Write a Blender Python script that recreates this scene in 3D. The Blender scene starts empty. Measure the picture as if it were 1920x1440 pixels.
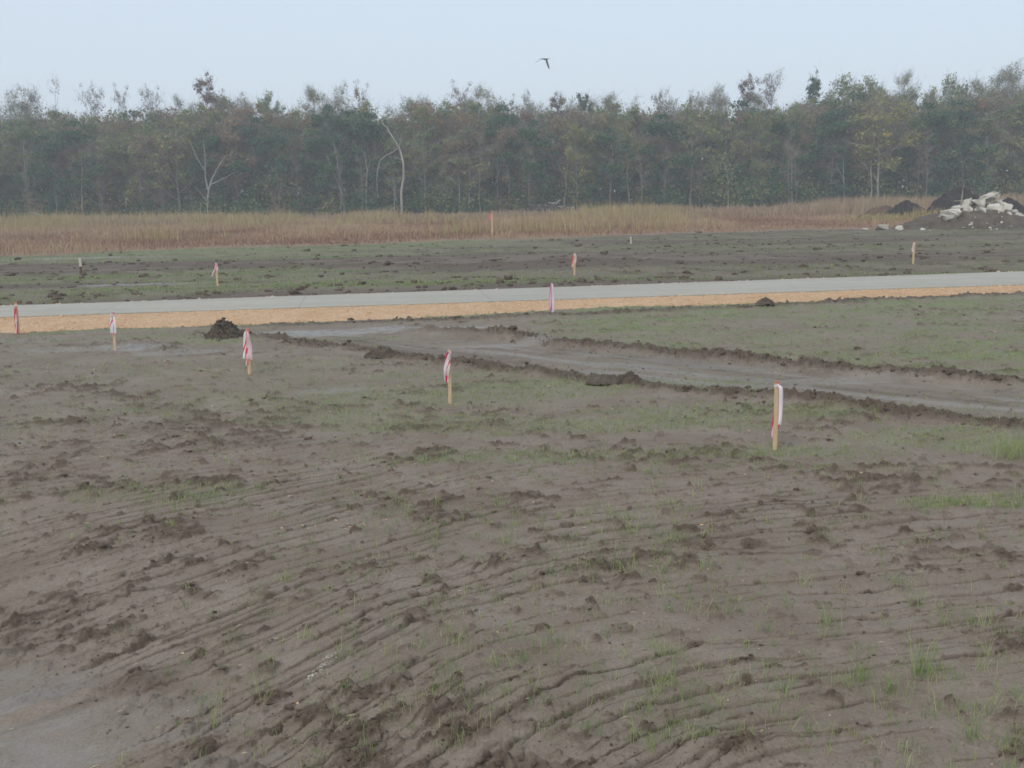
import bpy, bmesh, math, random
import numpy as np
from mathutils import Matrix, Vector

R = math.radians
scene = bpy.context.scene
COL = scene.collection
rng = np.random.default_rng(7)
random.seed(7)

# ------------------------------------------------------------------ camera
HC = 3.2            # eye height above the field
FPX = 2000.0        # focal length in photo pixels (photo is 1920 wide)
PITCH = math.atan(356.5 / FPX)
ROLL = R(-1.1)
cam_m = Matrix.Rotation(math.pi / 2 - PITCH, 3, 'X') @ Matrix.Rotation(ROLL, 3, 'Z')
cd = bpy.data.cameras.new('camera')
cd.sensor_width = 36.0
cd.lens = 36.0 * FPX / 1920.0
cd.clip_start = 0.1
cd.clip_end = 5000
cam = bpy.data.objects.new('camera', cd)
cam.matrix_world = Matrix.Translation((0, 0, HC)) @ cam_m.to_4x4()
COL.objects.link(cam)
scene.camera = cam


def ray(px, py):
    return cam_m @ Vector(((px - 960) / FPX, -(py - 720) / FPX, -1.0))


def gp(px, py, z=0.0):
    """point of the level z under photo pixel"""
    v = ray(px, py)
    t = (z - HC) / v.z
    return (v.x * t, v.y * t)


def at_depth(px, py, Y):
    v = ray(px, py)
    t = Y / v.y
    return Vector((v.x * t, Y, HC + v.z * t))


def ppm(Y):
    return FPX / Y


# ------------------------------------------------------------------ noise
_TAB = {}


def _tab(s):
    if s not in _TAB:
        _TAB[s] = np.random.default_rng(s + 12345).random(65536, dtype=np.float32)
    return _TAB[s]


def _h(ix, iy, s):
    return _tab(s)[(((ix.astype(np.int32) & 255) << 8) | (iy.astype(np.int32) & 255))]


def noise(x, y, s=0):
    x = np.asarray(x, np.float32); y = np.asarray(y, np.float32)
    ix = np.floor(x); iy = np.floor(y)
    fx = x - ix; fy = y - iy
    fx = fx * fx * (3 - 2 * fx); fy = fy * fy * (3 - 2 * fy)
    T = _tab(s)
    a0 = (ix.astype(np.int32) & 255) << 8; a1 = ((ix.astype(np.int32) + 1) & 255) << 8
    b0 = iy.astype(np.int32) & 255; b1 = (b0 + 1) & 255
    a = T[a0 | b0]; c = T[a0 | b1]
    a = a + (T[a1 | b0] - a) * fx; c = c + (T[a1 | b1] - c) * fx
    return a + (c - a) * fy


def fbm(x, y, s=0, o=4, g=0.5):
    v = 0; a = 1; t = 0
    c, sn = math.cos(0.6), math.sin(0.6)
    for i in range(o):
        v = v + a * noise(x, y, s + i * 17); t += a; a *= g
        x, y = (x * c - y * sn) * 2.03 + 5.1, (x * sn + y * c) * 2.03 - 3.7
    return v / t


def sst(a, b, x):
    t = np.clip((x - a) / (b - a), 0, 1)
    return t * t * (3 - 2 * t)


def polydist(x, y, pts):
    """distance to a polyline, arc position along it and the signed offset"""
    best = np.full(x.shape, 1e9); arc = np.zeros(x.shape); acc = 0
    for (x0, y0), (x1, y1) in zip(pts[:-1], pts[1:]):
        dx, dy = x1 - x0, y1 - y0; L = math.hypot(dx, dy)
        t = np.clip(((x - x0) * dx + (y - y0) * dy) / (L * L), 0, 1)
        d = np.hypot(x - x0 - t * dx, y - y0 - t * dy)
        m = d < best
        best = np.where(m, d, best); arc = np.where(m, acc + t * L, arc)
        acc += L
    return best, arc


# ------------------------------------------------------------------ layout lines (photo pixels laid on the level field)
def line(*p):
    return [gp(a, b) for a, b in p]


RIDGE_A = line((440, 625), (500, 633), (560, 642), (640, 655), (715, 664), (760, 674), (850, 685), (950, 697), (1050, 709), (1110, 716),
               (1180, 720), (1300, 739), (1400, 746), (1500, 754), (1600, 768), (1700, 783), (1800, 793), (1920, 804), (2150, 832))
RIDGE_B = line((940, 630), (1000, 640), (1100, 652), (1200, 659), (1300, 668), (1400, 677), (1500, 687), (1600, 695), (1700, 703),
               (1800, 709), (1920, 718), (2150, 738))
RIDGE_B0 = line((780, 620), (860, 625), (940, 630))
RIDGE_C = line((470, 615), (560, 612), (640, 607), (720, 606), (800, 602), (900, 600), (980, 594), (1040, 592), (1100, 592),
               (1200, 588), (1300, 583), (1440, 576), (1600, 566), (1800, 556), (1920, 549), (2150, 538))
RIDGE_D = line((-300, 546), (0, 535), (300, 527), (620, 512), (800, 508), (1000, 497), (1200, 492), (1500, 488), (1600, 481), (1920, 470), (2300, 458))
RIDGE_E = line((540, 503), (700, 500), (860, 501), (1060, 493), (1160, 490))
RIDGE_F = line((-200, 505), (100, 498), (260, 496), (400, 499), (560, 497))
RIDGE_G = line((860, 503), (1200, 497), (1500, 492), (1920, 482), (2200, 476))

ROAD_N = lambda x: 593.5 - 0.0318 * x      # near edge of the slab
ROAD_F = lambda x: 574.0 - 0.0338 * x      # far edge


def seglist(f, x0, x1, n):
    return [gp(x, f(x), .10) for x in np.linspace(x0, x1, n)]


nA, nB = gp(0, ROAD_N(0), .10), gp(1920, ROAD_N(1920), .10)
fA, fB = gp(0, ROAD_F(0), .10), gp(1920, ROAD_F(1920), .10)
road_dir = np.array([nB[0] - nA[0], nB[1] - nA[1]]); road_dir /= np.linalg.norm(road_dir)


def lin(a, b):
    m = (b[1] - a[1]) / (b[0] - a[0])
    return lambda x: a[1] + m * (x - a[0])


near_edge = lin(nA, nB)     # y of the near edge at world x
far_edge = lin(fA, fB)
GRAV = [(-400, 636), (0, 623), (100, 618), (213, 612), (320, 610), (427, 607), (560, 602), (640, 599), (750, 595), (853, 591), (960, 584),
        (1066, 577), (1280, 571), (1450, 565), (1600, 560), (1760, 553), (1920, 547), (2400, 530)]
gv = np.array([gp(a, b) for a, b in GRAV])


def grav_edge(x):
    return np.interp(x, gv[:, 0], gv[:, 1])


EDGE = [(-900, 508), (-300, 490), (0, 482), (100, 479), (213, 472), (400, 466), (560, 463), (700, 457), (853, 451), (1000, 449), (1280, 438), (1500, 431),
        (1640, 430), (1720, 428), (1920, 421), (2300, 408), (2900, 392)]
ev = np.array([gp(a, b) for a, b in EDGE])


def field_edge(x):
    return np.interp(x, ev[:, 0], ev[:, 1])


# direction field of the dozer ruts near the camera: rows follow v = const
_gx = np.linspace(-40, 40, 1601)
_sl = 0.18 + 0.66 * np.exp(-((_gx + 1.2) / 1.9) ** 2) + 0.32 * sst(-1.0, -5.0, _gx) - 0.2 * sst(-7.0, -14.0, _gx)
_gy = np.concatenate([[0], np.cumsum((_sl[1:] + _sl[:-1]) / 2 * (_gx[1] - _gx[0]))])
_gy -= np.interp(0, _gx, _gy)


def vcoord(x, y):
    # the turn tightens towards the camera, so the bend moves a little with distance
    return y - np.interp(x + (y - 9) * 0.12, _gx, _gy)


def ground(x, y, detail=True):
    """height, and the soil masks (green, dark, wet, meadow)"""
    x = np.asarray(x, float); y = np.asarray(y, float)
    r = np.hypot(x, y)
    front = y > 0
    wx = x + 0.5 * (fbm(x * 0.8, y * 0.8, 3, 3) - .5); wy = y + 0.5 * (fbm(x * 0.8, y * 0.8, 9, 3) - .5)
    h = 0.10 * (fbm(x * 0.09, y * 0.09, 21, 3) - .5) * sst(3, 10, r)
    h = h + 0.05 * (fbm(x * 0.5, y * 0.5, 33, 3) - .5)
    dark = np.zeros_like(x); green = np.zeros_like(x); wet = np.zeros_like(x)
    ne = near_edge(x); fe = far_edge(x); ge = grav_edge(x); ed = field_edge(x)
    infield = sst(0.0, 0.35, ge - y)
    # crumbly patches
    cr = fbm(wx * 0.8 + 3, wy * 1.1, 40, 5, .55)
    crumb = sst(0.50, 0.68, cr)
    sb = .35 * (fbm(x * 1.3, y * 1.3, 41, 3) - .5) * 2
    smear = sst(-.2, .9, -(x + 1.75) - (y - 6) * .85 + sb) * sst(7.9, 7.2, y + sb)     # smooth wet corner, lower left
    # --- narrow ragged tears between overlapping smears
    v = vcoord(x, y) + 0.16 * (fbm(x * 0.7, y * 0.7, 50, 3) - .5) * 2
    near = sst(15.0, 11.0, y + 0.25 * x) * sst(-13, -8, x)
    rag = fbm(x * 7, y * 7, 52, 4, .6) - .5
    along = x * 0.93 + y * 0.2
    rut = 0; lipm = 0
    for kf, A, sd_, ln in ((3.6, .020, 61, .6), (6.3, .008, 161, .9)):
        ph = v * kf + 0.9 * noise(x * 0.25, v * 1.3, 55 + sd_) + .22 * rag
        fr = ph - np.floor(ph); row = np.floor(ph)
        amp = (_h(row, row * 0 + 3, sd_) * 0.6 + 0.4) * sst(0.46, 0.62, noise(along * ln + row * 7.3, row * 3.1, sd_ + 2) * .75 + .25 * noise(along * 3.1, row * 5.1, sd_ + 3))
        amp = amp * (1 - smear)
        wgr = (.035 * kf) * (.5 + .9 * noise(along * 3.3, row * 2.7, sd_ + 5)) + .02
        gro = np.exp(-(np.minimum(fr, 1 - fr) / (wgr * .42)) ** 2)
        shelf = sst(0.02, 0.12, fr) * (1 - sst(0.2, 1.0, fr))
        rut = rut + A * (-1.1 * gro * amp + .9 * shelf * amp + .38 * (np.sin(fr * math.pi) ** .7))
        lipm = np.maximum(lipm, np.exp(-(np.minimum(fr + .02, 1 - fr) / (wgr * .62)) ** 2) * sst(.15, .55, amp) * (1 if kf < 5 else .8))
    h = h + rut * near
    lipm = lipm * near  # tear and lip mask: fresh soil, plus crack shade painted into the colour
    # streaks left by the blade on the smooth corner
    h = h + .016 * smear * fbm(along * .6, v * 9, 72, 4)
    # middle distance, nearly level rows
    v3 = y - 0.10 * x
    midm = sst(11, 14, y) * infield
    h = h + 0.022 * sst(0.5, 0.75, fbm(x * 0.35, v3 * 1.3, 75, 3)) * midm
    # --- small lumps of soil, everywhere but thick in the crumbly patches
    c1 = fbm(x * 5.0, y * 5.0, 80, 4, 0.55)
    c2 = fbm(x * 14.0, y * 14.0, 84, 3, 0.6)
    sx_, sy_ = x + .05 * (c1 - .5), v * .35 + y * .65
    q1 = noise(sx_ * 5.2, sy_ * 8.0, 86) * .62 + noise(sx_ * 12, sy_ * 15, 87) * .26 + .12 * c2
    q2 = noise(sx_ * 10.5, sy_ * 14.0, 88) * .62 + noise(sx_ * 23, sy_ * 29, 89) * .26 + .12 * c2
    fldn = noise(x * .45, y * .6, 91)
    t1 = .72 - .13 * crumb - .05 * (fldn - .5) * 2
    t2 = .69 - .13 * crumb
    s1 = sst(t1 - .015, t1 + .09, q1) * (1 - .9 * smear); s2 = sst(t2 - .02, t2 + .09, q2) * (1 - .85 * smear)
    h = h + infield * (.030 * s1 * (.35 + 1.3 * c2) + .016 * s2 + .05 * (c1 - .5) * (.10 + .35 * crumb) * (1 - .8 * smear) + .027 * (c2 - .5) * (.38 + .8 * crumb) * (1 - .8 * smear))
    dark = dark + infield * (.62 * s1 + .42 * s2 + .34 * crumb * sst(.44, .64, c1) * (1 - smear) + .80 * lipm)  # lipm term darkens tears, part fresh soil, part painted shade
    # the bank rolls down towards the lower left
    h = h - .34 * sst(0, 4.5, -(x + .6) - (y - 7.5) * .9) * sst(13, 9, y)
    # big drag marks of broken earth, from the photo
    for pts, w, H in (
            (line((-60, 1075), (120, 1040), (230, 1015), (370, 985)), .14, .06),
            (line((-60, 955), (60, 935), (180, 925)), .07, .05),
            (line((-40, 1180), (60, 1140), (150, 1115), (240, 1105)), .28, .10),
            (line((150, 1060), (215, 1038), (300, 1012), (370, 1003)), .12, .09),
            (line((330, 1200), (420, 1190), (480, 1165), (560, 1145)), .12, .09),
            (line((180, 1235), (250, 1230), (280, 1240)), .16, .08),
            (line((800, 1320), (860, 1285), (920, 1250), (990, 1225)), .10, .10),
            (line((985, 1305), (1040, 1285), (1090, 1270)), .07, .06),
            (line((1500, 1330), (1600, 1310), (1700, 1295)), .08, .07),
            (line((1290, 1415), (1500, 1400), (1690, 1375), (1920, 1350), (2100, 1335)), .09, .09),
            (line((1230, 1030), (1300, 1015), (1395, 1000), (1560, 985), (1720, 972)), .08, .06),
            (line((860, 1055), (940, 1070), (1030, 1050)), .09, .06),
            (line((610, 960), (700, 955), (800, 972), (940, 985)), .25, .05),
            (line((650, 1095), (690, 1080), (740, 1065)), .16, .07),
            (line((600, 840), (700, 835), (760, 825)), .08, .07),
            (line((-60, 690), (60, 712), (180, 742), (300, 770), (420, 800), (520, 790)), .42, .05),
            (line((130, 795), (300, 815), (480, 830)), .6, .05),
            (line((-60, 1010), (60, 1015), (180, 1000)), .55, .05),
            (line((340, 845), (430, 850), (520, 835)), .3, .06),
            (line((1130, 835), (1260, 865), (1400, 860)), .3, .05),
            (line((1330, 975), (1480, 955), (1620, 965)), .25, .04),
            (line((560, 1310), (700, 1370), (900, 1350), (1100, 1390)), .16, .05),
            (line((60, 1240), (200, 1255), (320, 1235)), .25, .04)):
        d, a = polydist(x, y, pts)
        d = d + 0.9 * w * (c1 - .5) * 2 + .5 * w * (c2 - .5)
        m = np.exp(-(d / w) ** 2) * sst(.25, .6, noise(a * 2.3, a * 0 + w * 31, 99) * .6 + c1 * .4)
        h = h + .65 * H * m * (.35 + .7 * c1 + .6 * c2)
        dark = dark + .48 * m * (.4 + c2)
    green_cut = np.zeros_like(x)
    # --- windrows pushed up by the blade
    for k, (pts, w, H, dk) in enumerate(((RIDGE_A, .25, .10, .95), (RIDGE_B, .27, .11, .95), (RIDGE_B0, .32, .06, .7), (RIDGE_C, .30, .075, .85))):
        d, a = polydist(x, y, pts)
        ww = w * (.7 + .7 * noise(a * .8, a * 0, 100 + k))
        hh = H * (.45 + .95 * noise(a * 1.3, a * 0 + 5, 110 + k))
        dd = d + .14 * (fbm(x * 3, y * 3, 115, 3) - .5) * 2
        m = np.exp(-(np.abs(dd) / ww) ** 2.4)
        green_cut = np.maximum(green_cut, m)
        h = h + m * hh * (.55 + 1.1 * (c1 - .2)) + m * (c2 - .5) * .09 + m * .10 * (fbm(x * 6.5, y * 6.5, 119, 3, .6) - .5)
        dark = dark * (1 - m) + m * dk * 1.1
    hf = fbm(x * 9, y * 9, 117, 3, .6)
    h = h + np.clip(dark, 0, 1) * infield * .06 * (hf - .5)
    # swale between the windrows: smooth, packed, damp
    aY = np.interp(x, [p[0] for p in RIDGE_A], [p[1] for p in RIDGE_A])
    bp = line((520, 612), (700, 612), (790, 620), (940, 631)) + RIDGE_B[1:]
    bY = np.interp(x, [p[0] for p in bp], [p[1] for p in bp])
    sw = sst(.3, .8, y - aY) * sst(.3, .8, bY - y) * sst(RIDGE_A[1][0], RIDGE_A[1][0] + 1.5, x)
    st = fbm(x * .35, (y - .5 * (aY + bY)) * 1.8, 120, 4)
    dark = dark * (1 - .7 * sw) + .26 * sw + .35 * sw * sst(.52, .68, st)
    wet = wet + sw * (.08 + .6 * sst(.50, .66, fbm(x * .5, (y - .5 * (aY + bY)) * 2.2, 122, 3)))
    h = h * (1 - .6 * sw) - .04 * sw
    # puddle-wet places
    for (px, py, ax, ay, s) in ((640, 620, 2.6, .45, 1), (560, 627, 1.4, .4, .9), (830, 617, 1.5, .35, 1), (980, 645, 1.6, .3, .8), (245, 651, .9, .5, .9),
                                (120, 655, 1.4, .4, .5), (330, 660, 1.2, .4, .6), (1560, 710, 1.2, .25, .6), (1600, 712, 1, .2, .6), (620, 735, .8, .3, .5),
                                (20, 1380, .5, .6, .8), (0, 1230, .8, .2, .4), (120, 1300, 1.0, .25, .45), (250, 1330, .9, .12, .4), (300, 1390, .8, .15, .4),
                                (20, 640, 1.5, .5, .4), (260, 533, 3, .5, .8), (60, 486, 6, .8, .8), (220, 483, 5, .7, .4)):
        cx, cy = gp(px, py)
        q = ((x - cx) / ax) ** 2 + ((y - cy - .12 * (x - cx)) / ay) ** 2
        q = q + 1.2 * (fbm(x * 1.7, y * 3.5, 130, 3) - .5)
        m = sst(1.1, .5, q) * s
        wet = np.maximum(wet, m); dark = dark * (1 - .6 * m); h = h - .012 * m
    wet = np.maximum(wet, smear * (.05 + .8 * sst(.48, .64, fbm(along * 0.5 + .5 * c1, v * 8, 133, 4))))
    dark = dark * (1 - .5 * smear) + .5 * smear * sst(.56, .70, fbm(along * .7, v * 7, 134, 4))
    # --- green film of seedlings (colour of tiny plants between the modelled blades)
    gn = fbm(x * .22, y * .30, 140, 4)
    gf = fbm(x * 1.4, y * 1.8, 145, 4)
    right = sst(.4, 1.2, y - bY) * sst(gp(960, 640)[0], gp(1150, 640)[0], x)
    g1 = right * (.55 + .6 * sst(.38, .6, gn)) * (.15 + 1.1 * sst(.3, .65, gf))
    g2 = sst(11.5, 15, y) * sst(27, 21, y) * sst(.45, .62, gn) * (.1 + .8 * gf) * (1 - sw) * .26 * (1 + .8 * sst(-2, 2, x))
    strip = sst(2.4, .4, ge - y) * sst(.38, .6, fbm(x * .5, y * .5, 149, 3)) * .8
    green = np.maximum(np.maximum(g1, g2), strip) * infield
    for (px, py, ax, ay, s) in ((560, 635, 3.5, .35, .7), (420, 640, 1.6, .5, .9), (350, 630, 2.5, .5, .7), (40, 640, 2, .4, .6), (800, 745, 3.2, 1.2, .6), (1100, 722, 3.4, .6, 1), (1500, 775, 3.2, .5, .8), (1150, 800, 2.4, .6, .6), (700, 790, 2.2, .6, .6), (1450, 850, 1.2, .4, .6), (1750, 820, 1.6, .5, .6),
                                (900, 705, 2, .35, .8), (1330, 770, 2.0, .4, .6), (860, 800, 2.2, .5, .6), (640, 770, 1.4, 1.0, .5), (1900, 840, .9, .5, .9),
                                (1850, 945, .9, .25, .7), (1000, 860, 2, .4, .4), (330, 930, 1.2, .5, .3)):
        cx, cy = gp(px, py)
        q = ((x - cx) / ax) ** 2 + ((y - cy) / ay) ** 2 + 2.0 * (gf - .5)
        green = np.maximum(green, sst(1.3, .3, q) * s * (.35 + .75 * gf) * infield)
    green = green * (1 - .9 * green_cut) * (1 - .6 * np.clip(dark, 0, 1))
    # --- beyond the road
    beyond = sst(.3, 1.2, y - fe)
    st1 = fbm(x * .05, (y - .06 * x) * .35, 150, 4)
    st2 = fbm(x * .10, (y - .06 * x) * .8, 155, 4)
    leftm = sst(8, -6, x)
    gb = sst(.36, .58, st1) * (.3 + .45 * sst(.4, .6, st2))
    ged = sst(16, 4, ed - y + 4 * (st2 - .5)) * leftm
    gb = np.maximum(gb * (.65 + .35 * leftm), .95 * ged * (.6 + .6 * st2))
    green = green * (1 - beyond) + beyond * gb
    db = sst(.50, .62, st2) * .75 + .3 * sst(3.5, 1, y - fe)
    for k, (pts, w, H, s) in enumerate(((RIDGE_D, .7, .15, 1.), (RIDGE_E, .6, .13, .9), (RIDGE_F, 1.0, .08, .7), (RIDGE_G, 1.5, .05, .8))):
        d, a = polydist(x, y, pts)
        dd = d + .8 * (fbm(x * .8, y * .8, 160, 3) - .5)
        m = np.exp(-(np.abs(dd) / w) ** 2) * sst(.2, .5, noise(a * .13, a * 0, 165 + k)) * beyond
        h = h + m * H * (.4 + 1.2 * fbm(x * 2.2, y * 2.2, 168, 3))
        db = np.maximum(db, m * s); green = green * (1 - .85 * m)
    db = np.maximum(db, .8 * sst(.52, .66, fbm(x * 1.0, y * .7, 172, 4)))
    dark = dark * (1 - beyond) + beyond * np.clip(.62 + db * .75 - .30 * green, 0, 1)
    h = h + beyond * .06 * (fbm(x * 1.1, y * 1.1, 170, 3) - .5)
    # meadow
    mead = sst(-.5, .8, y - ed + 3.0 * (fbm(x * .25, y * .25, 175, 3) - .5)) * front
    green = green * (1 - mead); dark = dark * (1 - mead); wet = wet * (1 - mead)
    h = h + mead * (.25 * (fbm(x * .12, y * .12, 180, 3) - .3))
    # bed under road and shoulder stays low and level
    bed = sst(-.45, -.05, y - ge) * sst(.45, .05, y - fe)
    h = h * (1 - bed) - .05 * bed
    dark = dark * (1 - .9 * bed)
    return h, np.clip(green, 0, 1), np.clip(dark, 0, 1), np.clip(wet, 0, 1), mead


def gz(x, y):
    return float(ground(np.array([x]), np.array([y]))[0][0])


# ------------------------------------------------------------------ scene helpers
def tag(o, label=None, cat=None, group=None, kind=None):
    if label: o['label'] = label
    if cat: o['category'] = cat
    if group: o['group'] = group
    if kind: o['kind'] = kind
    return o


def mesh_from(name, verts, faces_list, mats, parent=None, mat_idx=None, smooth=True, attrs=None, loc=None, uv=None):
    """verts (N,3); faces_list: list of (M,k) int arrays"""
    me = bpy.data.meshes.new(name)
    verts = np.asarray(verts, np.float32)
    me.vertices.add(len(verts)); me.vertices.foreach_set('co', verts.ravel())
    faces_list = [np.asarray(f, np.int32) for f in faces_list if len(f)]
    nl = sum(f.size for f in faces_list); nf = sum(len(f) for f in faces_list)
    me.loops.add(nl); me.loops.foreach_set('vertex_index', np.concatenate([f.ravel() for f in faces_list]))
    tot = np.concatenate([np.full(len(f), f.shape[1]) for f in faces_list]).astype(np.int32)
    start = np.concatenate([[0], np.cumsum(tot)[:-1]]).astype(np.int32)
    me.polygons.add(nf); me.polygons.foreach_set('loop_start', start)
    me.polygons.foreach_set('loop_total', tot)
    me.polygons.foreach_set('use_smooth', np.full(nf, smooth))
    for m in (mats if isinstance(mats, (list, tuple)) else [mats]):
        me.materials.append(m)
    if mat_idx is not None:
        me.polygons.foreach_set('material_index', np.asarray(mat_idx, np.int32))
    for k, a in (attrs or {}).items():
        at = me.attributes.new(k, 'FLOAT', 'POINT'); at.data.foreach_set('value', np.asarray(a, np.float32))
    me.update(calc_edges=True)
    if uv is not None:
        ul = me.uv_layers.new(name='uv')
        li = np.concatenate([f.ravel() for f in faces_list])
        ul.data.foreach_set('uv', np.asarray(uv, np.float32)[li].ravel())
    o = bpy.data.objects.new(name, me); COL.objects.link(o)
    if parent: o.parent = parent
    if loc is not None: o.location = loc
    return o


def empty(name, loc, rz=0.0):
    o = bpy.data.objects.new(name, None); o.empty_display_size = .2
    o.location = loc; o.rotation_euler = (0, 0, rz); COL.objects.link(o)
    return o


# ------------------------------------------------------------------ material helpers
class NT:
    def __init__(s, name):
        s.m = bpy.data.materials.new(name); s.m.use_nodes = True
        s.t = s.m.node_tree; s.t.nodes.clear()
        s.out = s.n('ShaderNodeOutputMaterial')

    def n(s, typ, **kw):
        nd = s.t.nodes.new(typ)
        for k, v in kw.items(): setattr(nd, k, v)
        return nd

    def l(s, a, b): s.t.links.new(a, b)

    def val(s, sock, v):
        if hasattr(v, 'links') or isinstance(v, bpy.types.NodeSocket): s.l(v, sock)
        else: sock.default_value = v

    def mix(s, f, a, b, blend='MIX'):
        nd = s.n('ShaderNodeMix', data_type='RGBA', blend_type=blend)
        s.val(nd.inputs[0], f); s.val(nd.inputs[6], a if not isinstance(a, tuple) else (*a, 1)); s.val(nd.inputs[7], b if not isinstance(b, tuple) else (*b, 1))
        return nd.outputs[2]

    def math(s, op, a, b=0.0, c=None, clamp=False):
        nd = s.n('ShaderNodeMath', operation=op, use_clamp=clamp)
        s.val(nd.inputs[0], a); s.val(nd.inputs[1], b)
        if c is not None: s.val(nd.inputs[2], c)
        return nd.outputs[0]

    def rng(s, x, a, b, c=0.0, d=1.0):
        nd = s.n('ShaderNodeMapRange'); nd.clamp = True
        s.val(nd.inputs[0], x); nd.inputs[1].default_value = a; nd.inputs[2].default_value = b
        nd.inputs[3].default_value = c; nd.inputs[4].default_value = d
        return nd.outputs[0]

    def noise(s, scale, det=4.0, rough=.5, vec=None, dist=0.0):
        nd = s.n('ShaderNodeTexNoise'); nd.inputs['Scale'].default_value = scale
        nd.inputs['Detail'].default_value = det; nd.inputs['Roughness'].default_value = rough; nd.inputs['Distortion'].default_value = dist
        if vec is None: vec = s.pos()
        s.l(vec, nd.inputs['Vector'])
        return nd.outputs[0]

    def pos(s):
        if not hasattr(s, '_p'): s._p = s.n('ShaderNodeNewGeometry').outputs['Position']
        return s._p

    def obj(s):
        if not hasattr(s, '_o'): s._o = s.n('ShaderNodeTexCoord').outputs['Object']
        return s._o

    def attr(s, name):
        nd = s.n('ShaderNodeAttribute'); nd.attribute_name = name
        return nd.outputs['Fac']

    def bsdf(s, col, rough=.8, spec=.3, normal=None):
        nd = s.n('ShaderNodeBsdfPrincipled')
        s.val(nd.inputs['Base Color'], col if not isinstance(col, tuple) else (*col, 1))
        s.val(nd.inputs['Roughness'], rough); s.val(nd.inputs['Specular IOR Level'], spec)
        if normal is not None: s.l(normal, nd.inputs['Normal'])
        return nd

    def bump(s, hgt, strength=.5, dist=.02):
        nd = s.n('ShaderNodeBump'); nd.inputs['Strength'].default_value = strength; nd.inputs['Distance'].default_value = dist
        s.l(hgt, nd.inputs['Height'])
        return nd.outputs[0]

    def done(s, sh):
        s.l(sh, s.out.inputs['Surface']); return s.m


MUD = (.210, .168, .129)
MUDL = (.280, .230, .185)
SOIL = (.085, .060, .042)
SOILD = (.050, .037, .028)
GREEN = (.095, .150, .065)


def mat_ground():
    k = NT('mud_ground')
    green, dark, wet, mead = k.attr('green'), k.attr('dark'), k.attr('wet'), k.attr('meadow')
    n1 = k.noise(.8, 5, .6); n2 = k.noise(6, 5, .65); n3 = k.noise(35, 4, .6); n4 = k.noise(2.2, 4, .6)
    col = k.mix(k.rng(n1, .35, .65), MUD, MUDL)
    col = k.mix(k.rng(n4, .40, .62, 0, .45), col, (.185, .140, .102))
    col = k.mix(k.rng(n3, .45, .7, 0, .55), col, (.155, .116, .086))
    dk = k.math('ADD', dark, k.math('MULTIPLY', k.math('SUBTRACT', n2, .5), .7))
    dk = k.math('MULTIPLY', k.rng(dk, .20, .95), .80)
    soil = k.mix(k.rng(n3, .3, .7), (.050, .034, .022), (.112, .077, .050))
    col = k.mix(dk, col, soil)  # soil colour; along the tears it also stands in for crack shade
    g = k.math('MULTIPLY', green, k.rng(n3, .25, .60, .25, 1.0))
    g = k.math('MULTIPLY', g, k.rng(n2, .3, .6, .35, 1.0))
    gcol = k.mix(k.rng(n4, .35, .65), (.125, .200, .075), (.200, .235, .080))
    col = k.mix(k.math('MULTIPLY', g, .9), col, gcol)
    mcol = k.mix(k.rng(n1, .3, .7), (.30, .19, .12), (.24, .165, .10))
    col = k.mix(mead, col, mcol)
    wetm = k.math('MULTIPLY', wet, k.rng(n2, .3, .55, .4, 1.0))
    col = k.mix(k.math('MULTIPLY', wetm, .7), col, (.245, .225, .205))
    ro = k.math('SUBTRACT', .82, k.math('MULTIPLY', wetm, .50))
    n5 = k.noise(110, 3, .65)
    col = k.mix(k.rng(n5, .50, .68, 0, .50), col, (.105, .078, .056))
    col = k.mix(k.rng(n5, .42, .28, 0, .40), col, (.31, .265, .22))
    hgt = k.math('ADD', k.math('ADD', k.math('MULTIPLY', n2, .5), k.math('MULTIPLY', n3, .35)), k.math('MULTIPLY', n5, .12))
    hs = k.math('MULTIPLY', hgt, k.math('SUBTRACT', 1.0, k.math('MULTIPLY', wetm, .85)))
    b = k.bsdf(col, ro, .22, k.bump(hs, .8, .035))
    return k.done(b.outputs[0])


def mat_soil(name='soil_clod', a=(.090, .064, .046), b=(.170, .122, .088), sc=14):
    k = NT(name)
    n = k.noise(sc, 5, .65); n2 = k.noise(sc * 4, 4, .6)
    c = k.mix(k.rng(n, .35, .65), a, b)
    return k.done(k.bsdf(c, .9, .2, k.bump(k.math('ADD', n, n2), .8, .03)).outputs[0])


def mat_blade(name, stops, rough=.6, trans=.25):
    """stops: colours picked by the blade's own tint value"""
    k = NT(name)
    r = k.n('ShaderNodeValToRGB'); r.color_ramp.interpolation = 'LINEAR'
    el = r.color_ramp.elements
    while len(el) < len(stops): el.new(.5)
    for i, c in enumerate(stops):
        el[i].position = i / (len(stops) - 1); el[i].color = (*c, 1)
    k.l(k.attr('tint'), r.inputs[0])
    d = k.bsdf(r.outputs[0], rough, .2)
    t = k.n('ShaderNodeBsdfTranslucent'); k.l(r.outputs[0], t.inputs[0])
    m = k.n('ShaderNodeMixShader'); m.inputs[0].default_value = trans
    k.l(d.outputs[0], m.inputs[1]); k.l(t.outputs[0], m.inputs[2])
    return k.done(m.outputs[0])


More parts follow.
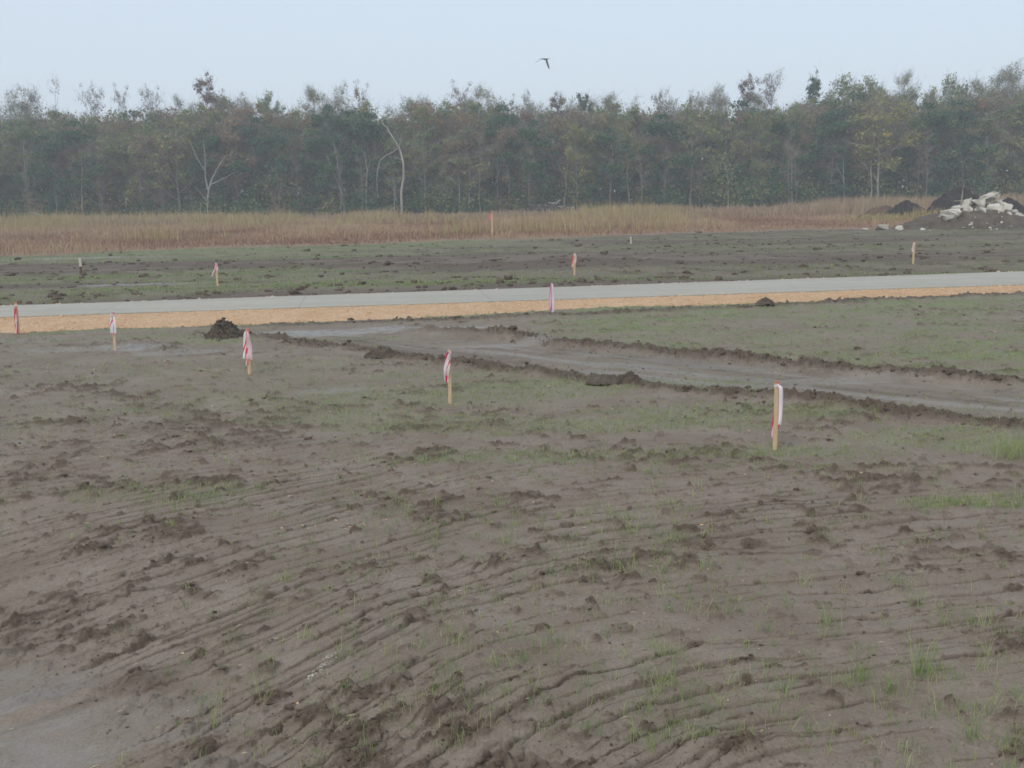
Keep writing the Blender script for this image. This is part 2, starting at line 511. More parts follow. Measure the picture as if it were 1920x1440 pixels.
def mat_leaf(name, c0, c1, c2, trans=.2):
    """leaf colour varies from tree to tree (object random) and from leaf to leaf (tint)"""
    k = NT(name)
    oi = k.n('ShaderNodeObjectInfo').outputs['Random']
    n = k.noise(.35, 3, .6)
    c = k.mix(k.rng(k.math('ADD', k.math('MULTIPLY', oi, .7), k.math('MULTIPLY', n, .5)), .2, .95), c0, c1)
    c = k.mix(k.math('MULTIPLY', k.rng(k.attr('tint'), .35, 1), .7), c, c2)
    d = k.bsdf(c, .7, .15)
    t = k.n('ShaderNodeBsdfTranslucent'); k.l(c, t.inputs[0])
    m = k.n('ShaderNodeMixShader'); m.inputs[0].default_value = trans
    k.l(d.outputs[0], m.inputs[1]); k.l(t.outputs[0], m.inputs[2])
    return k.done(m.outputs[0])


def mat_plain(name, a, b, sc=3, rough=.85, bump=.3, spec=.2, dist=.02):
    k = NT(name)
    n = k.noise(sc, 5, .6, vec=k.obj())
    return k.done(k.bsdf(k.mix(k.rng(n, .3, .7), a, b), rough, spec, k.bump(n, bump, dist)).outputs[0])


def mat_road():
    k = NT('concrete_slab')
    n1 = k.noise(.35, 4, .6); n2 = k.noise(2.5, 5, .65); n3 = k.noise(40, 3, .6)
    sx = k.n('ShaderNodeSeparateXYZ'); k.l(k.pos(), sx.inputs[0])
    # along / across the road
    al = k.math('ADD', k.math('MULTIPLY', sx.outputs[0], float(road_dir[0])), k.math('MULTIPLY', sx.outputs[1], float(road_dir[1])))
    st = k.n('ShaderNodeCombineXYZ'); k.l(k.math('MULTIPLY', al, .12), st.inputs[0]); k.l(k.math('MULTIPLY', sx.outputs[1], 1.4), st.inputs[1])
    n4 = k.noise(1.0, 4, .6, vec=st.outputs[0])
    c = k.mix(k.rng(n1, .3, .7), (.37, .335, .27), (.43, .39, .32))
    c = k.mix(k.rng(n4, .42, .66, 0, .55), c, (.30, .285, .25))
    c = k.mix(k.rng(n2, .50, .72, 0, .55), c, (.33, .28, .22))
    fr = k.math('FRACT', k.math('DIVIDE', k.math('ADD', al, 16.15), 5.6))
    j = k.rng(k.math('ABSOLUTE', k.math('SUBTRACT', fr, .5)), .0020, .0050, .40, 0)
    c = k.mix(j, c, (.16, .15, .14))
    return k.done(k.bsdf(c, .62, .35, k.bump(n3, .3, .01)).outputs[0])


def mat_gravel():
    k = NT('tan_gravel')
    n1 = k.noise(1.2, 4, .6); n2 = k.noise(14, 4, .7)
    vo = k.n('ShaderNodeTexVoronoi'); vo.inputs['Scale'].default_value = 16; k.l(k.pos(), vo.inputs['Vector'])
    c = k.mix(k.rng(n1, .35, .65), (.56, .36, .205), (.65, .44, .275))
    c = k.mix(k.rng(vo.outputs['Color'], .25, .8, 0, .5), c, (.42, .26, .15))
    c = k.mix(k.rng(n2, .55, .75, 0, .6), c, (.74, .53, .34))
    return k.done(k.bsdf(c, .9, .2, k.bump(k.math('ADD', vo.outputs['Distance'], n2), .8, .04)).outputs[0])


M_GROUND = mat_ground()
M_SOIL = mat_soil()
M_DSOIL = mat_soil('dark_wet_soil', (.030, .025, .024), (.060, .048, .042), 3)
M_ROAD = mat_road()
M_GRAVEL = mat_gravel()
M_BARK = mat_plain('grey_brown_bark', (.13, .11, .095), (.20, .175, .155), 1.5)
M_PALE = mat_plain('pale_bare_bark', (.30, .285, .255), (.42, .40, .365), 1.0)
M_TWIG = mat_plain('bare_twigs', (.19, .165, .135), (.27, .24, .20), .6)
M_LG = mat_leaf('grey_green_leaves', (.105, .210, .080), (.225, .285, .105), (.40, .30, .10))
M_LB = mat_leaf('brown_leaves', (.190, .130, .085), (.300, .215, .130), (.40, .23, .09))
M_LD = mat_leaf('dark_green_leaves', (.025, .105, .055), (.050, .140, .065), (.10, .17, .06))
M_LY = mat_leaf('yellow_green_leaves', (.25, .29, .085), (.36, .34, .10), (.45, .33, .09))
M_LP = mat_leaf('purplish_cypress_needles', (.165, .115, .115), (.23, .165, .14), (.26, .18, .11))

# ------------------------------------------------------------------ world, sun, haze
w = bpy.data.worlds.new('World'); scene.world = w; w.use_nodes = True
wt = w.node_tree; wt.nodes.clear()
SUN_EL, SUN_AZ = R(48), R(215)
sky = wt.nodes.new('ShaderNodeTexSky'); sky.sky_type = 'NISHITA'; sky.sun_disc = False
sky.sun_elevation = SUN_EL; sky.sun_rotation = SUN_AZ; sky.air_density = 1.0; sky.dust_density = 2.5; sky.ozone_density = 1.0
# thin even overcast: mix the clear sky towards its own pale cloud veil
mixn = wt.nodes.new('ShaderNodeMix'); mixn.data_type = 'RGBA'; mixn.inputs[0].default_value = .80
mixn.inputs[7].default_value = (6.1, 7.0, 7.95, 1)
wt.links.new(sky.outputs[0], mixn.inputs[6])
bg = wt.nodes.new('ShaderNodeBackground'); bg.inputs[1].default_value = .1
wt.links.new(mixn.outputs[2], bg.inputs[0])
wo = wt.nodes.new('ShaderNodeOutputWorld'); wt.links.new(bg.outputs[0], wo.inputs[0])
sd = bpy.data.lights.new('sun', 'SUN'); sd.energy = 1.0; sd.angle = R(25); sd.color = (1, .96, .9)
so = bpy.data.objects.new('sun', sd); COL.objects.link(so)
# sky sun_rotation turns clockwise from +Y
sdir = Vector((math.sin(SUN_AZ) * math.cos(SUN_EL), math.cos(SUN_AZ) * math.cos(SUN_EL), math.sin(SUN_EL)))
so.rotation_euler = (-sdir).to_track_quat('-Z', 'Y').to_euler()

GR = 400.0
hz = NT('haze_air')
pv = hz.n('ShaderNodeVolumePrincipled'); pv.inputs['Color'].default_value = (.90, .94, 1.0, 1); pv.inputs['Density'].default_value = .0011
pv.inputs['Anisotropy'].default_value = .1
hz.l(pv.outputs[0], hz.out.inputs['Volume'])
bm = bmesh.new(); bmesh.ops.create_cube(bm, size=1)
me = bpy.data.meshes.new('haze'); bm.to_mesh(me); bm.free(); me.materials.append(hz.m)
ho = bpy.data.objects.new('haze', me); COL.objects.link(ho)
ho.scale = (2 * GR + 40, 2 * GR + 40, 36); ho.location = (0, 0, 16)
tag(ho, 'pale blue haze in the air over the field and woods', 'haze', kind='stuff')

# ------------------------------------------------------------------ ground sheet (one polar mesh, dense where it is looked at)
K = 1024 / 1920
th_dense = np.linspace(-R(29.5), R(29.5), 1000)
th = np.concatenate([-R(29.5) - np.geomspace(.004, math.pi - R(29.5), 46)[::-1], th_dense, R(29.5) + np.geomspace(.004, math.pi - R(29.5), 46)[:-1]])
rows_px = np.concatenate([np.arange(660, 260, -.5), np.arange(260, 12, -.75)])           # pixels below the horizon, 1024-wide picture
rd = HC / (rows_px / (FPX * K))
rad = np.concatenate([np.linspace(.4, rd[0], 26)[:-1], rd, np.geomspace(rd[-1], GR, 22)[1:]])
NTh, NR = len(th), len(rad)
TH, RA = np.meshgrid(th, rad)
X = (RA * np.sin(TH)).ravel(); Y = (RA * np.cos(TH)).ravel()
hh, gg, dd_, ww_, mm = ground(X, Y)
V = np.stack([X, Y, hh], 1)
ii = np.arange(NR - 1)[:, None] * NTh; jj = np.arange(NTh)[None, :]; j2 = (jj + 1) % NTh
F = np.stack([(ii + jj), (ii + j2), (ii + NTh + j2), (ii + NTh + jj)], -1).reshape(-1, 4)[:, ::-1]
c0 = len(V); V = np.vstack([V, [[0, 0, float(hh[:NTh].mean())]]])
fan = np.stack([np.full(NTh, c0), (np.arange(NTh) + 1) % NTh, np.arange(NTh)], 1)
ap = lambda a: np.append(a, a[0])
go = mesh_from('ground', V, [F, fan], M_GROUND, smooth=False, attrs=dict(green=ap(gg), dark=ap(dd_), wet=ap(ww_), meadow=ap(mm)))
tag(go, 'bare graded mud field with ruts and ridges', kind='structure')

# ------------------------------------------------------------------ road slab
xs = np.linspace(-190, 190, 260)
RZ = .10
yn = near_edge(xs) + .03 * (noise(xs * 1.5, xs * 0, 300) - .5); yf = far_edge(xs) + .05 * (noise(xs * 1.5, xs * 0, 301) - .5)
prof = [(0, -.12), (0, RZ - .015), (.004, RZ), (1, RZ + .01), (1, -.12)]
V = np.concatenate([np.stack([xs, yn + (yf - yn) * t, np.full_like(xs, z)], 1) for t, z in prof])
n = len(xs); F = []
for a in range(len(prof) - 1):
    i = np.arange(n - 1); F.append(np.stack([a * n + i, a * n + i + 1, (a + 1) * n + i + 1, (a + 1) * n + i], 1))
ro = mesh_from('road', V, [np.concatenate(F)], M_ROAD, smooth=False)
tag(ro, 'pale grey concrete road crossing the field', kind='structure')


# gravel shoulders as their own strips
def shoulder(xs, ya, yb, z_a, z_b, name, nrow, label, seed):
    T = np.linspace(0, 1, nrow)
    vs = []
    for t in T:
        y = ya + (yb - ya) * t
        z = z_a + (z_b - z_a) * t + .035 * (fbm(xs * 5, y * 5, seed, 4) - .5) + .03 * math.sin(t * math.pi)
        if t == 0: z = np.full_like(xs, -.10)
        vs.append(np.stack([xs, y, z], 1))
    V = np.concatenate(vs); n = len(xs); i = np.arange(n - 1)
    F = np.concatenate([np.stack([a * n + i, a * n + i + 1, (a + 1) * n + i + 1, (a + 1) * n + i], 1) for a in range(nrow - 1)])
    o = mesh_from(name, V, [F], M_GRAVEL)
    tag(o, label, kind='structure')


xg = np.linspace(-60, 60, 2600)
ge_ = grav_edge(xg) + .22 * (fbm(xg * 1.1, xg * 0, 310, 4) - .5) * 2
shoulder(xg, ge_ - .12, near_edge(xg) - .02, -.02, RZ - .035, 'gravel_shoulder', 26, 'tan crushed gravel shoulder along the near road edge', 320)
fe_ = far_edge(xg)
shoulder(xg, fe_ + .14 + .22 * fbm(xg * .5, xg * 0, 312, 4), fe_ + .01, .0, RZ - .03, 'far_gravel_shoulder', 6, 'thin tan gravel line along the far road edge', 322)


# ------------------------------------------------------------------ scattered stuff: lumps
def ico(sub):
    bm = bmesh.new(); bmesh.ops.create_icosphere(bm, subdivisions=sub, radius=1)
    v = np.array([p.co[:] for p in bm.verts]); f = np.array([[q.index for q in p.verts] for p in bm.faces]); bm.free()
    return v, f


ICO1, ICO2, ICO3 = ico(1), ico(2), ico(3)


def lumps(name, pts, size, flat, mat, label, cat, seed=1, base=ICO2, jag=.35, stretch=None, kind='stuff', sink=.35):
    g = np.random.default_rng(seed)
    bv, bf = base; nv = len(bv); n = len(pts)
    # several lump shapes
    shapes = []
    for s in range(12):
        q = bv.copy()
        dsp = 1 + jag * (g.random(nv) - .5) * 1.3
        for _ in range(5):
            d = g.normal(size=3); d /= np.linalg.norm(d)
            dsp *= 1 + jag * .6 * np.tanh(3 * (q @ d)) * g.uniform(-1, 1)
        shapes.append(q * dsp[:, None])
    sh = np.array(shapes)[g.integers(0, 12, n)]
    a = g.random(n) * 6.283
    sx = size * g.uniform(.8, 1.5, n) * (1 if stretch is None else stretch); sy = size * g.uniform(.7, 1.1, n); sz = size * flat * g.uniform(.7, 1.2, n)
    P = sh * np.stack([sx, sy, sz], 1)[:, None, :]
    if stretch is not None: a = .3 + g.normal(0, .3, n)
    c, s = np.cos(a)[:, None], np.sin(a)[:, None]
    Q = np.stack([P[..., 0] * c - P[..., 1] * s, P[..., 0] * s + P[..., 1] * c, P[..., 2]], -1)
    pts = np.asarray(pts).copy(); pts[:, 2] += sz * (1 - 2 * sink) * .5
    Q = Q + pts[:, None, :]
    F = (bf[None] + (np.arange(n) * nv)[:, None, None]).reshape(-1, 3)
    o = mesh_from(name, Q.reshape(-1, 3), [F], mat, smooth=True)
    return tag(o, label, cat, kind=kind)


def scatter(n, r0, r1, seed, half=R(30), power=1.0):
    g = np.random.default_rng(seed)
    # even over the picture: uniform in 1/distance mixes near and far
    u = g.random(n)
    inv = (1 / r0) + u ** power * (1 / r1 - 1 / r0)
    r = 1 / inv; t = g.uniform(-half, half, n)
    return r * np.sin(t), r * np.cos(t), g


x, y, g = scatter(26000, 5.5, 32, 11)
h_, gr_, dk_, wt_, _ = ground(x, y)
keep = g.random(len(x)) < np.clip(dk_ * .5 - .15, 0.006, 1) * (1 - wt_) * (y < grav_edge(x) - .3)
x, y, h_, dk_ = x[keep], y[keep], h_[keep], dk_[keep]
sz = np.exp(g.normal(-4.9, .4, len(x))) * (1 + .8 * dk_)
sz = np.clip(sz * np.clip(np.hypot(x, y) / 14, .75, 1.6), .005, .05)
lumps('soil_clods', np.stack([x, y, h_], 1), sz, .62, M_SOIL, 'dark crumbled clods scattered over the mud', 'clods', 12, ICO2, .6, stretch=1.35, sink=.5)

# fine crumbs lying over all the near mud
x, y, g = scatter(42000, 5.4, 22, 17)
h_, gr_, dk_, wt_, _ = ground(x, y)
keep = g.random(len(x)) < (.12 + .9 * dk_) * (1 - .9 * wt_) * (.3 + 1.2 * sst(.4, .65, fbm(x * .9, y * .9, 18, 3)))
x, y, h_ = x[keep], y[keep], h_[keep]
for nm, mt, part, lab in (('soil_crumbs', M_SOIL, slice(0, None, 2), 'fine dark crumbs of soil lying over the near mud'),
                          ('dry_crumbs', mat_soil('dry_crumb', (.17, .13, .10), (.27, .215, .17), 20), slice(1, None, 2), 'fine dry grey-brown crumbs lying over the near mud')):
    lumps(nm, np.stack([x, y, h_], 1)[part], (np.exp(g.normal(-5.25, .38, len(x))) * np.clip(np.hypot(x, y) / 10, .7, 1.6))[part], .75, mt, lab, 'clods', 19, ICO1, .6, sink=.4)

# clods on the field beyond the road
x, y, g = scatter(9000, 33, 90, 15)
dk_ = ground(x, y)[2]
keep = (g.random(len(x)) < np.clip(dk_ - .55, 0.02, 1)) & (y > far_edge(x) + .6) & (y < field_edge(x))
x, y = x[keep], y[keep]
lumps('far_field_clods', np.stack([x, y, ground(x, y)[0]], 1), np.clip(np.exp(g.normal(-2.9, .45, len(x))), .02, .16), .6, M_SOIL,
      'dark clods on the field beyond the road', 'clods', 16, ICO2, .6, sink=.5)

# larger clods pushed up on the windrows
pts = []; szs = []
for pl, n, s0 in ((RIDGE_A, 700, .015), (RIDGE_B, 700, .016), (RIDGE_C, 500, .015)):
    seg = [(a, b, math.dist(a, b)) for a, b in zip(pl[:-1], pl[1:])]
    tot = sum(s[2] for s in seg)
    for (a, b, L) in seg:
        for _ in range(int(n * L / tot) + 1):
            t = random.random()
            q = (a[0] + (b[0] - a[0]) * t + random.gauss(0, .2), a[1] + (b[1] - a[1]) * t + random.gauss(0, .2))
            if noise(np.array([q[0] * .8]), np.array([q[1] * .3]), 402)[0] + random.random() * .5 > .55:
                pts.append(q); szs.append(s0 * math.exp(random.gauss(0, .4)))
pts = np.array(pts); hz_ = ground(pts[:, 0], pts[:, 1])[0]
lumps('ridge_clods', np.column_stack([pts, hz_ - .01]), np.array(szs), .75, M_SOIL, 'dark clods heaped along the bladed soil ridges', 'clods', 14, ICO2, .75)

# gravel stones
M_STONE = mat_plain('tan_stone', (.56, .37, .22), (.72, .52, .34), 9, bump=.2)
M_WHITE = mat_plain('white_stone', (.42, .38, .32), (.60, .55, .46), 9, bump=.2)
g = np.random.default_rng(21)
n = 16000
x = g.uniform(-26, 26, n); t = g.random(n) ** 1.0
e0 = grav_edge(x) - .25; e1 = near_edge(x) - .03
y = e0 + (e1 - e0) * t + g.normal(0, .05, n) * (t < .1)
z = -.03 + (RZ + .0) * t + .03 * np.sin(t * math.pi)
lumps('gravel_stones', np.stack([x, y, z], 1), np.clip(np.exp(g.normal(-4.3, .4, n)), .005, .045), .7, M_STONE,
      'loose tan stones covering the gravel shoulder', 'gravel', 22, ICO1, .5)
n = 1500
x = g.uniform(-30, 30, n); y = far_edge(x) + g.uniform(.02, .32, n) * (.3 + noise(x * .3, x * 0, 5))
lumps('edge_stones', np.stack([x, y, np.full(n, .06)], 1), np.clip(np.exp(g.normal(-3.6, .35, n)), .01, .06), .7, M_STONE,
      'loose tan stones in a thin line along the far road edge', 'gravel', 23, ICO1, .5)
# pale pebbles in the mud
x, y, g = scatter(170, 6, 26, 31)
h_ = ground(x, y)[0]
x2 = np.concatenate([x, gp(655, 990)[0] + g.normal(0, .25, 40), gp(215, 690)[0] + g.normal(0, .8, 12)])
y2 = np.concatenate([y, gp(655, 990)[1] + g.normal(0, .12, 40), gp(215, 690)[1] + g.normal(0, .5, 12)])
z2 = ground(x2, y2)[0]
lumps('pale_pebbles', np.stack([x2, y2, z2 + .003], 1), np.clip(np.exp(g.normal(-5.1, .4, len(x2))) * np.hypot(x2, y2) / 10, .004, .018), .7, M_STONE,
      'tiny pale pebbles lying loose on the mud', 'pebbles', 32, ICO1, .5)
# dry straw bits lying on the mud
x, y, g = scatter(240, 6, 20, 35)
n = len(x); a = g.random(n) * 3.14; L = g.uniform(.02, .07, n); wd = .0022 * np.ones(n)
z = ground(x, y)[0] + .006
dx, dy = np.cos(a) * L * .5, np.sin(a) * L * .5; nx, ny = -np.sin(a) * wd, np.cos(a) * wd
V = np.stack([np.stack([x - dx, y - dy, z], 1), np.stack([x + dx, y + dy, z + .004], 1), np.stack([x + nx, y + ny, z + .007], 1)], 1)
V = np.concatenate([V, V[:, ::-1] - [0, 0, .002]], 1).reshape(-1, 3)
F = (np.arange(n)[:, None, None] * 6 + np.array([[0, 1, 2], [3, 4, 5]])[None]).reshape(-1, 3)
tag(mesh_from('straw_bits', V, [F], mat_plain('dry_straw', (.45, .36, .22), (.62, .52, .36), 20)), 'short dry straw bits lying on the mud', 'straw', kind='stuff')
# crumbled white chalk streak
g = np.random.default_rng(33)
a0, a1 = np.array(gp(578, 1254)), np.array(gp(626, 1226))
t = g.random(150)
q = a0 + (a1 - a0) * t[:, None] + g.normal(0, .016, (150, 2))
zz = ground(q[:, 0], q[:, 1])[0]
lumps('white_grit_streak', np.column_stack([q, zz + .003]), np.clip(np.exp(g.normal(-5.6, .4, 150)), .002, .010), .6, M_WHITE,
      'crushed white grit in a short streak on the mud', 'grit', 34, ICO1, .5)


# ------------------------------------------------------------------ blades
def blade_mesh(name, x, y, z, hgt, wid, tint, mat, label, cat, seed=1, lean=.35, kind='stuff', bend=.3, parent=None):
    g = np.random.default_rng(seed); n = len(x)
    a = g.random(n) * 6.283
    la = g.random(n) * 6.283; ll = np.abs(g.normal(0, lean, n)) * hgt
    dx, dy = np.cos(a) * wid * .5, np.sin(a) * wid * .5
    lx, ly = np.cos(la) * ll, np.sin(la) * ll
    b0 = np.stack([x - dx, y - dy, z - .01], 1); b1 = np.stack([x + dx, y + dy, z - .01], 1)
    m0 = np.stack([x - dx * .8 + lx * .35, y - dy * .8 + ly * .35, z + hgt * .58], 1); m1 = np.stack([x + dx * .8 + lx * .35, y + dy * .8 + ly * .35, z + hgt * .58], 1)
    tp = np.stack([x + lx, y + ly, z + hgt * (1 - bend * np.minimum(ll / hgt, 1))], 1)
    V = np.stack([b0, b1, m1, m0, tp], 1).reshape(-1, 3)
    o_ = np.arange(n)[:, None] * 5
    F4 = o_ + np.array([[0, 1, 2, 3]]); F3 = o_ + np.array([[3, 2, 4]])
    o = mesh_from(name, V, [F4, F3], mat, smooth=False, attrs=dict(tint=np.repeat(tint, 5)), parent=parent)
    return tag(o, label, cat, kind=kind) if label else o


M_SPROUT = mat_blade('green_sprout_blades', [(.15, .23, .10), (.23, .31, .12), (.35, .39, .15), (.46, .45, .24)])


def tufts(cx, cy, nb, spread, g):
    k = np.repeat(np.arange(len(cx)), nb)
    return cx[k] + g.normal(0, 1, len(k)) * spread[k], cy[k] + g.normal(0, 1, len(k)) * spread[k], k


# near and middle seedlings
x, y, g = scatter(90000, 5.8, 33, 51)
_, gr_, dk_, wt_, _ = ground(x, y)
patch = fbm(x * .9, y * .9, 500, 3)
base = .045 + .12 * sst(-2, 3, x) * sst(.4, .6, patch) + .10 * sst(.5, .68, patch) * sst(7.5, 9.5, y)
sm_ = sst(-1.4, -3.0, x) * sst(10.5, 9.0, y)
den = np.clip(base * (1 - sm_ * .97) * (.38 + .62 * sst(10, 16, y)) + gr_ * .85, 0, 1) * (1 - .8 * wt_)
keep = (g.random(len(x)) < den) & (y < grav_edge(x) + .1)
cx, cy, cg = x[keep], y[keep], gr_[keep]
r_ = np.hypot(cx, cy)
nb = g.integers(3, 8, len(cx)) + (r_ < 13) * 3
X_, Y_, kk = tufts(cx, cy, nb, .015 + .04 * g.random(len(cx)), g)
hb = (.035 + .055 * g.random(len(cx)) ** 1.6 + .06 * (g.random(len(cx)) > .93)) * np.clip(1.15 - .012 * r_, .7, 1.2) * (1 + .55 * sst(14, 9, r_))
H_ = hb[kk] * g.uniform(.5, 1.15, len(kk))
Z_ = ground(X_, Y_)[0]
wd = np.clip(.0022 + .00022 * r_, .003, .010)[kk]
tint = np.clip(g.random(len(cx)) * .75 + .1, 0, 1)[kk] + g.normal(0, .1, len(kk))
blade_mesh('grass_sprouts', X_, Y_, Z_, H_, wd, np.clip(tint, 0, 1), M_SPROUT, 'thin green grass sprouting in patches over the mud', 'grass', 52, lean=.75)
print('sprout blades', len(X_))

# beyond the road: green haze of seedlings
x, y, g = scatter(60000, 34, 105, 53)
_, gr_, dk_, wt_, md_ = ground(x, y)
keep = (g.random(len(x)) < gr_ * .9 * (1 - md_)) & (y > far_edge(x) + .5)
x, y = x[keep], y[keep]; X_, Y_, kk = tufts(x, y, np.full(len(x), 2), np.full(len(x), .05), g)
blade_mesh('far_grass_sprouts', X_, Y_, ground(X_, Y_)[0], g.uniform(.03, .11, len(X_)), np.full(len(X_), .022), np.clip(g.random(len(X_)) * .7 + .1, 0, 1), M_SPROUT,
           'thin green grass film on the field beyond the road', 'grass', 54, lean=.8)

# a few weeds tall enough to count
wid_ = 0
for (px, py, hpx, nb, lab) in ((1725, 1272, 85, 34, 'tallest pale green weed sprouting from the mud at lower right'),
                               (1613, 1282, 42, 22, 'bushy low weed just left of the tallest weed'),
                               (1672, 1310, 38, 16, 'green grass tuft on a dark rut edge below the tallest weed'),
                               (1554, 1180, 46, 22, 'weed cluster with spreading blades right of centre in the ruts'),
                               (1470, 1308, 36, 16, 'small splayed weed between two ruts at lower right'),
                               (932, 1255, 34, 12, 'single upright sprout beside a dark broken rut'),
                               (1222, 1415, 46, 14, 'splayed yellow-green sprout near the bottom edge'),
                               (1820, 1390, 40, 22, 'thin weed patch near the bottom right corner'),
                               (814, 1030, 30, 16, 'bright green grass tuft in the middle of the ruts'),
                               (313, 792, 28, 12, 'yellow-green sprout standing in dark crumbled soil at left'),
                               (1440, 1190, 34, 12, 'thin sprout in the shade of a short rut'),
                               (1890, 862, 50, 150, 'dense yellow-green grass clump at the right edge'),
                               (1900, 1310, 30, 14, 'short green tuft at the lower right edge'),
                               (565, 1412, 8, 26, 'flat leafy green weed at the bottom'),
                               (330, 1305, 8, 18, 'tiny flat green weed on smooth wet mud')):
    wx_, wy_ = gp(px, py); d = wy_
    H0 = hpx / ppm(d)
    g = np.random.default_rng(600 + px)
    low = hpx < 12
    sp = .012 if low else (.035 if nb < 40 else .14)
    n = nb
    bx, by = g.normal(0, sp, n), g.normal(0, sp * .8, n)
    o = blade_mesh('weed', bx, by, np.zeros(n), H0 * 1.4 * g.uniform(.35, 1.0, n) if not low else g.uniform(.02, .04, n), np.full(n, .005 if not low else .022),
                   np.clip(g.uniform(.15, .7, n) + (.15 if 'yellow' in lab else 0), 0, 1), M_SPROUT, None, None, px, lean=.5 if not low else 1.2)
    o.location = (wx_, wy_, gz(wx_, wy_))
    tag(o, lab, 'weed', 'weeds standing in the mud')

# ------------------------------------------------------------------ meadow grass
M_BROWN = mat_blade('dry_brown_grass', [(.25, .14, .09), (.40, .25, .165), (.49, .35, .235), (.50, .41, .23)])
M_REED = mat_blade('yellow_reeds', [(.29, .20, .11), (.42, .32, .16), (.50, .41, .21), (.33, .34, .15)])
M_BRUSH = mat_blade('pinkish_dry_brush', [(.27, .18, .13), (.37, .26, .18), (.44, .33, .21), (.33, .28, .15)])
g = np.random.default_rng(61)
n = 120000
t = g.uniform(-R(34), R(34), n)
y = 55 + (140 - 55) * g.random(n) ** .8; x = y * np.tan(t)
ed = field_edge(x)
ra = x / y   # left - right
keep = (y > ed + .3 + 1.6 * (fbm(x * .3, y * .3, 510, 3) - .5)) & ~((np.abs(x - at_depth(1850, 400, 82).x) < 5.6) & (y > 78) & (y < 84.5))
x, y = x[keep], y[keep]
cl = fbm(x * .12, y * .12, 512, 3)
ed = field_edge(x)
grow = sst(0, 9, y - ed)
hgt = (.16 + .26 * grow + .45 * sst(.45, .65, cl)) * g.uniform(.5, 1.2, len(x)) * (1 - .35 * sst(8, 30, x))
blade_mesh('dry_meadow_grass', x, y, ground(x, y)[0], hgt, g.uniform(.03, .07, len(x)), np.clip(cl * 1.6 - .45 + g.normal(0, .2, len(x)), 0, 1), M_BROWN,
           'dry brown grass covering the meadow beyond the field', 'dry grass', 62, lean=.5)
# reeds
n = 60000
t = g.uniform(-R(34), R(34), n)
y = g.uniform(84, 150, n); x = y * np.tan(t)
px_ = 960 + FPX * x / y
cl = .55 * fbm(x * .30, y * .10, 520, 4, .6) + .45 * noise(x * .07, y * .05, 529)
dens = sst(.47, .60, cl) * sst(2, 10, y - field_edge(x)) * (1 - .35 * sst(900, 1000, px_)) * (1 - .75 * sst(1150, 1350, px_))
keep = g.random(n) < dens
x, y, cl, px_ = x[keep], y[keep], cl[keep], px_[keep]
hgt = (.45 + 1.5 * sst(.48, .68, cl)) * g.uniform(.5, 1.3, len(x)) * (1 - .35 * sst(1150, 1350, px_))
blade_mesh('yellow_reeds', x, y, ground(x, y)[0], hgt, g.uniform(.04, .08, len(x)), np.clip(g.random(len(x)) * .6 + .6 * (fbm(x * .4, y * .4, 522, 2) - .2), 0, 1), M_REED,
           'tall yellow-green reeds standing in front of the forest', 'reeds', 63, lean=.28)
# brush
n = 50000
t = g.uniform(-R(34), R(34), n)
y = g.uniform(120, 182, n); x = y * np.tan(t)
cl = fbm(x * .10, y * .10, 530, 4)
px_ = 960 + FPX * x / y
hgt = (.5 + 1.2 * sst(.35, .62, cl)) * g.uniform(.5, 1.15, n) * (.8 + .45 * sst(1100, 1700, px_))
blade_mesh('dry_brush', x, y, ground(x, y)[0], hgt, g.uniform(.07, .13, n), np.clip(g.random(n) * .7 + .5 * (cl - .3), 0, 1), M_BRUSH,
           'pinkish brown dry brush along the foot of the forest', 'brush', 64, lean=.35)
# green strip of seedlings against the shoulder
# (comes with the sprouts above)


# ------------------------------------------------------------------ trees
class Geo:
    def __init__(s):
        s.v = []; s.f3 = []; s.f4 = []; s.m3 = []; s.m4 = []; s.t = []; s.n = 0

    def add(s, v, f, k, tint=.5):
        v = np.asarray(v, float); f = np.asarray(f) + s.n
        s.v.append(v); s.n += len(v)
        s.t.append(np.broadcast_to(np.asarray(tint, float), (len(v),)))
        if f.shape[1] == 3: s.f3.append(f); s.m3.append(np.full(len(f), k))
        else: s.f4.append(f); s.m4.append(np.full(len(f), k))

    def tube(s, pts, rad, k=0, sides=5):
        pts = np.asarray(pts, float); n = len(pts)
        d = np.gradient(pts, axis=0); d /= np.linalg.norm(d, axis=1)[:, None] + 1e-9
        ref = np.array([0.31, .95, .02]); u = np.cross(d, ref); u /= np.linalg.norm(u, axis=1)[:, None] + 1e-9
        w_ = np.cross(d, u)
        a = np.arange(sides) * 2 * math.pi / sides
        ring = (np.cos(a)[None, :, None] * u[:, None] + np.sin(a)[None, :, None] * w_[:, None]) * np.asarray(rad)[:, None, None] + pts[:, None]
        i = np.arange(n - 1)[:, None] * sides; j = np.arange(sides)[None]; j2 = (j + 1) % sides
        f = np.stack([i + j, i + j2, i + sides + j2, i + sides + j], -1).reshape(-1, 4)
        s.add(ring.reshape(-1, 3), f, k)

    def build(s, name, mats, parent=None, smooth=False):
        fl = []; mi = []
        if s.f3: fl.append(np.concatenate(s.f3)); mi.append(np.concatenate(s.m3))
        if s.f4: fl.append(np.concatenate(s.f4)); mi.append(np.concatenate(s.m4))
        return mesh_from(name, np.concatenate(s.v), fl, mats, parent, np.concatenate(mi), smooth, dict(tint=np.concatenate(s.t)))


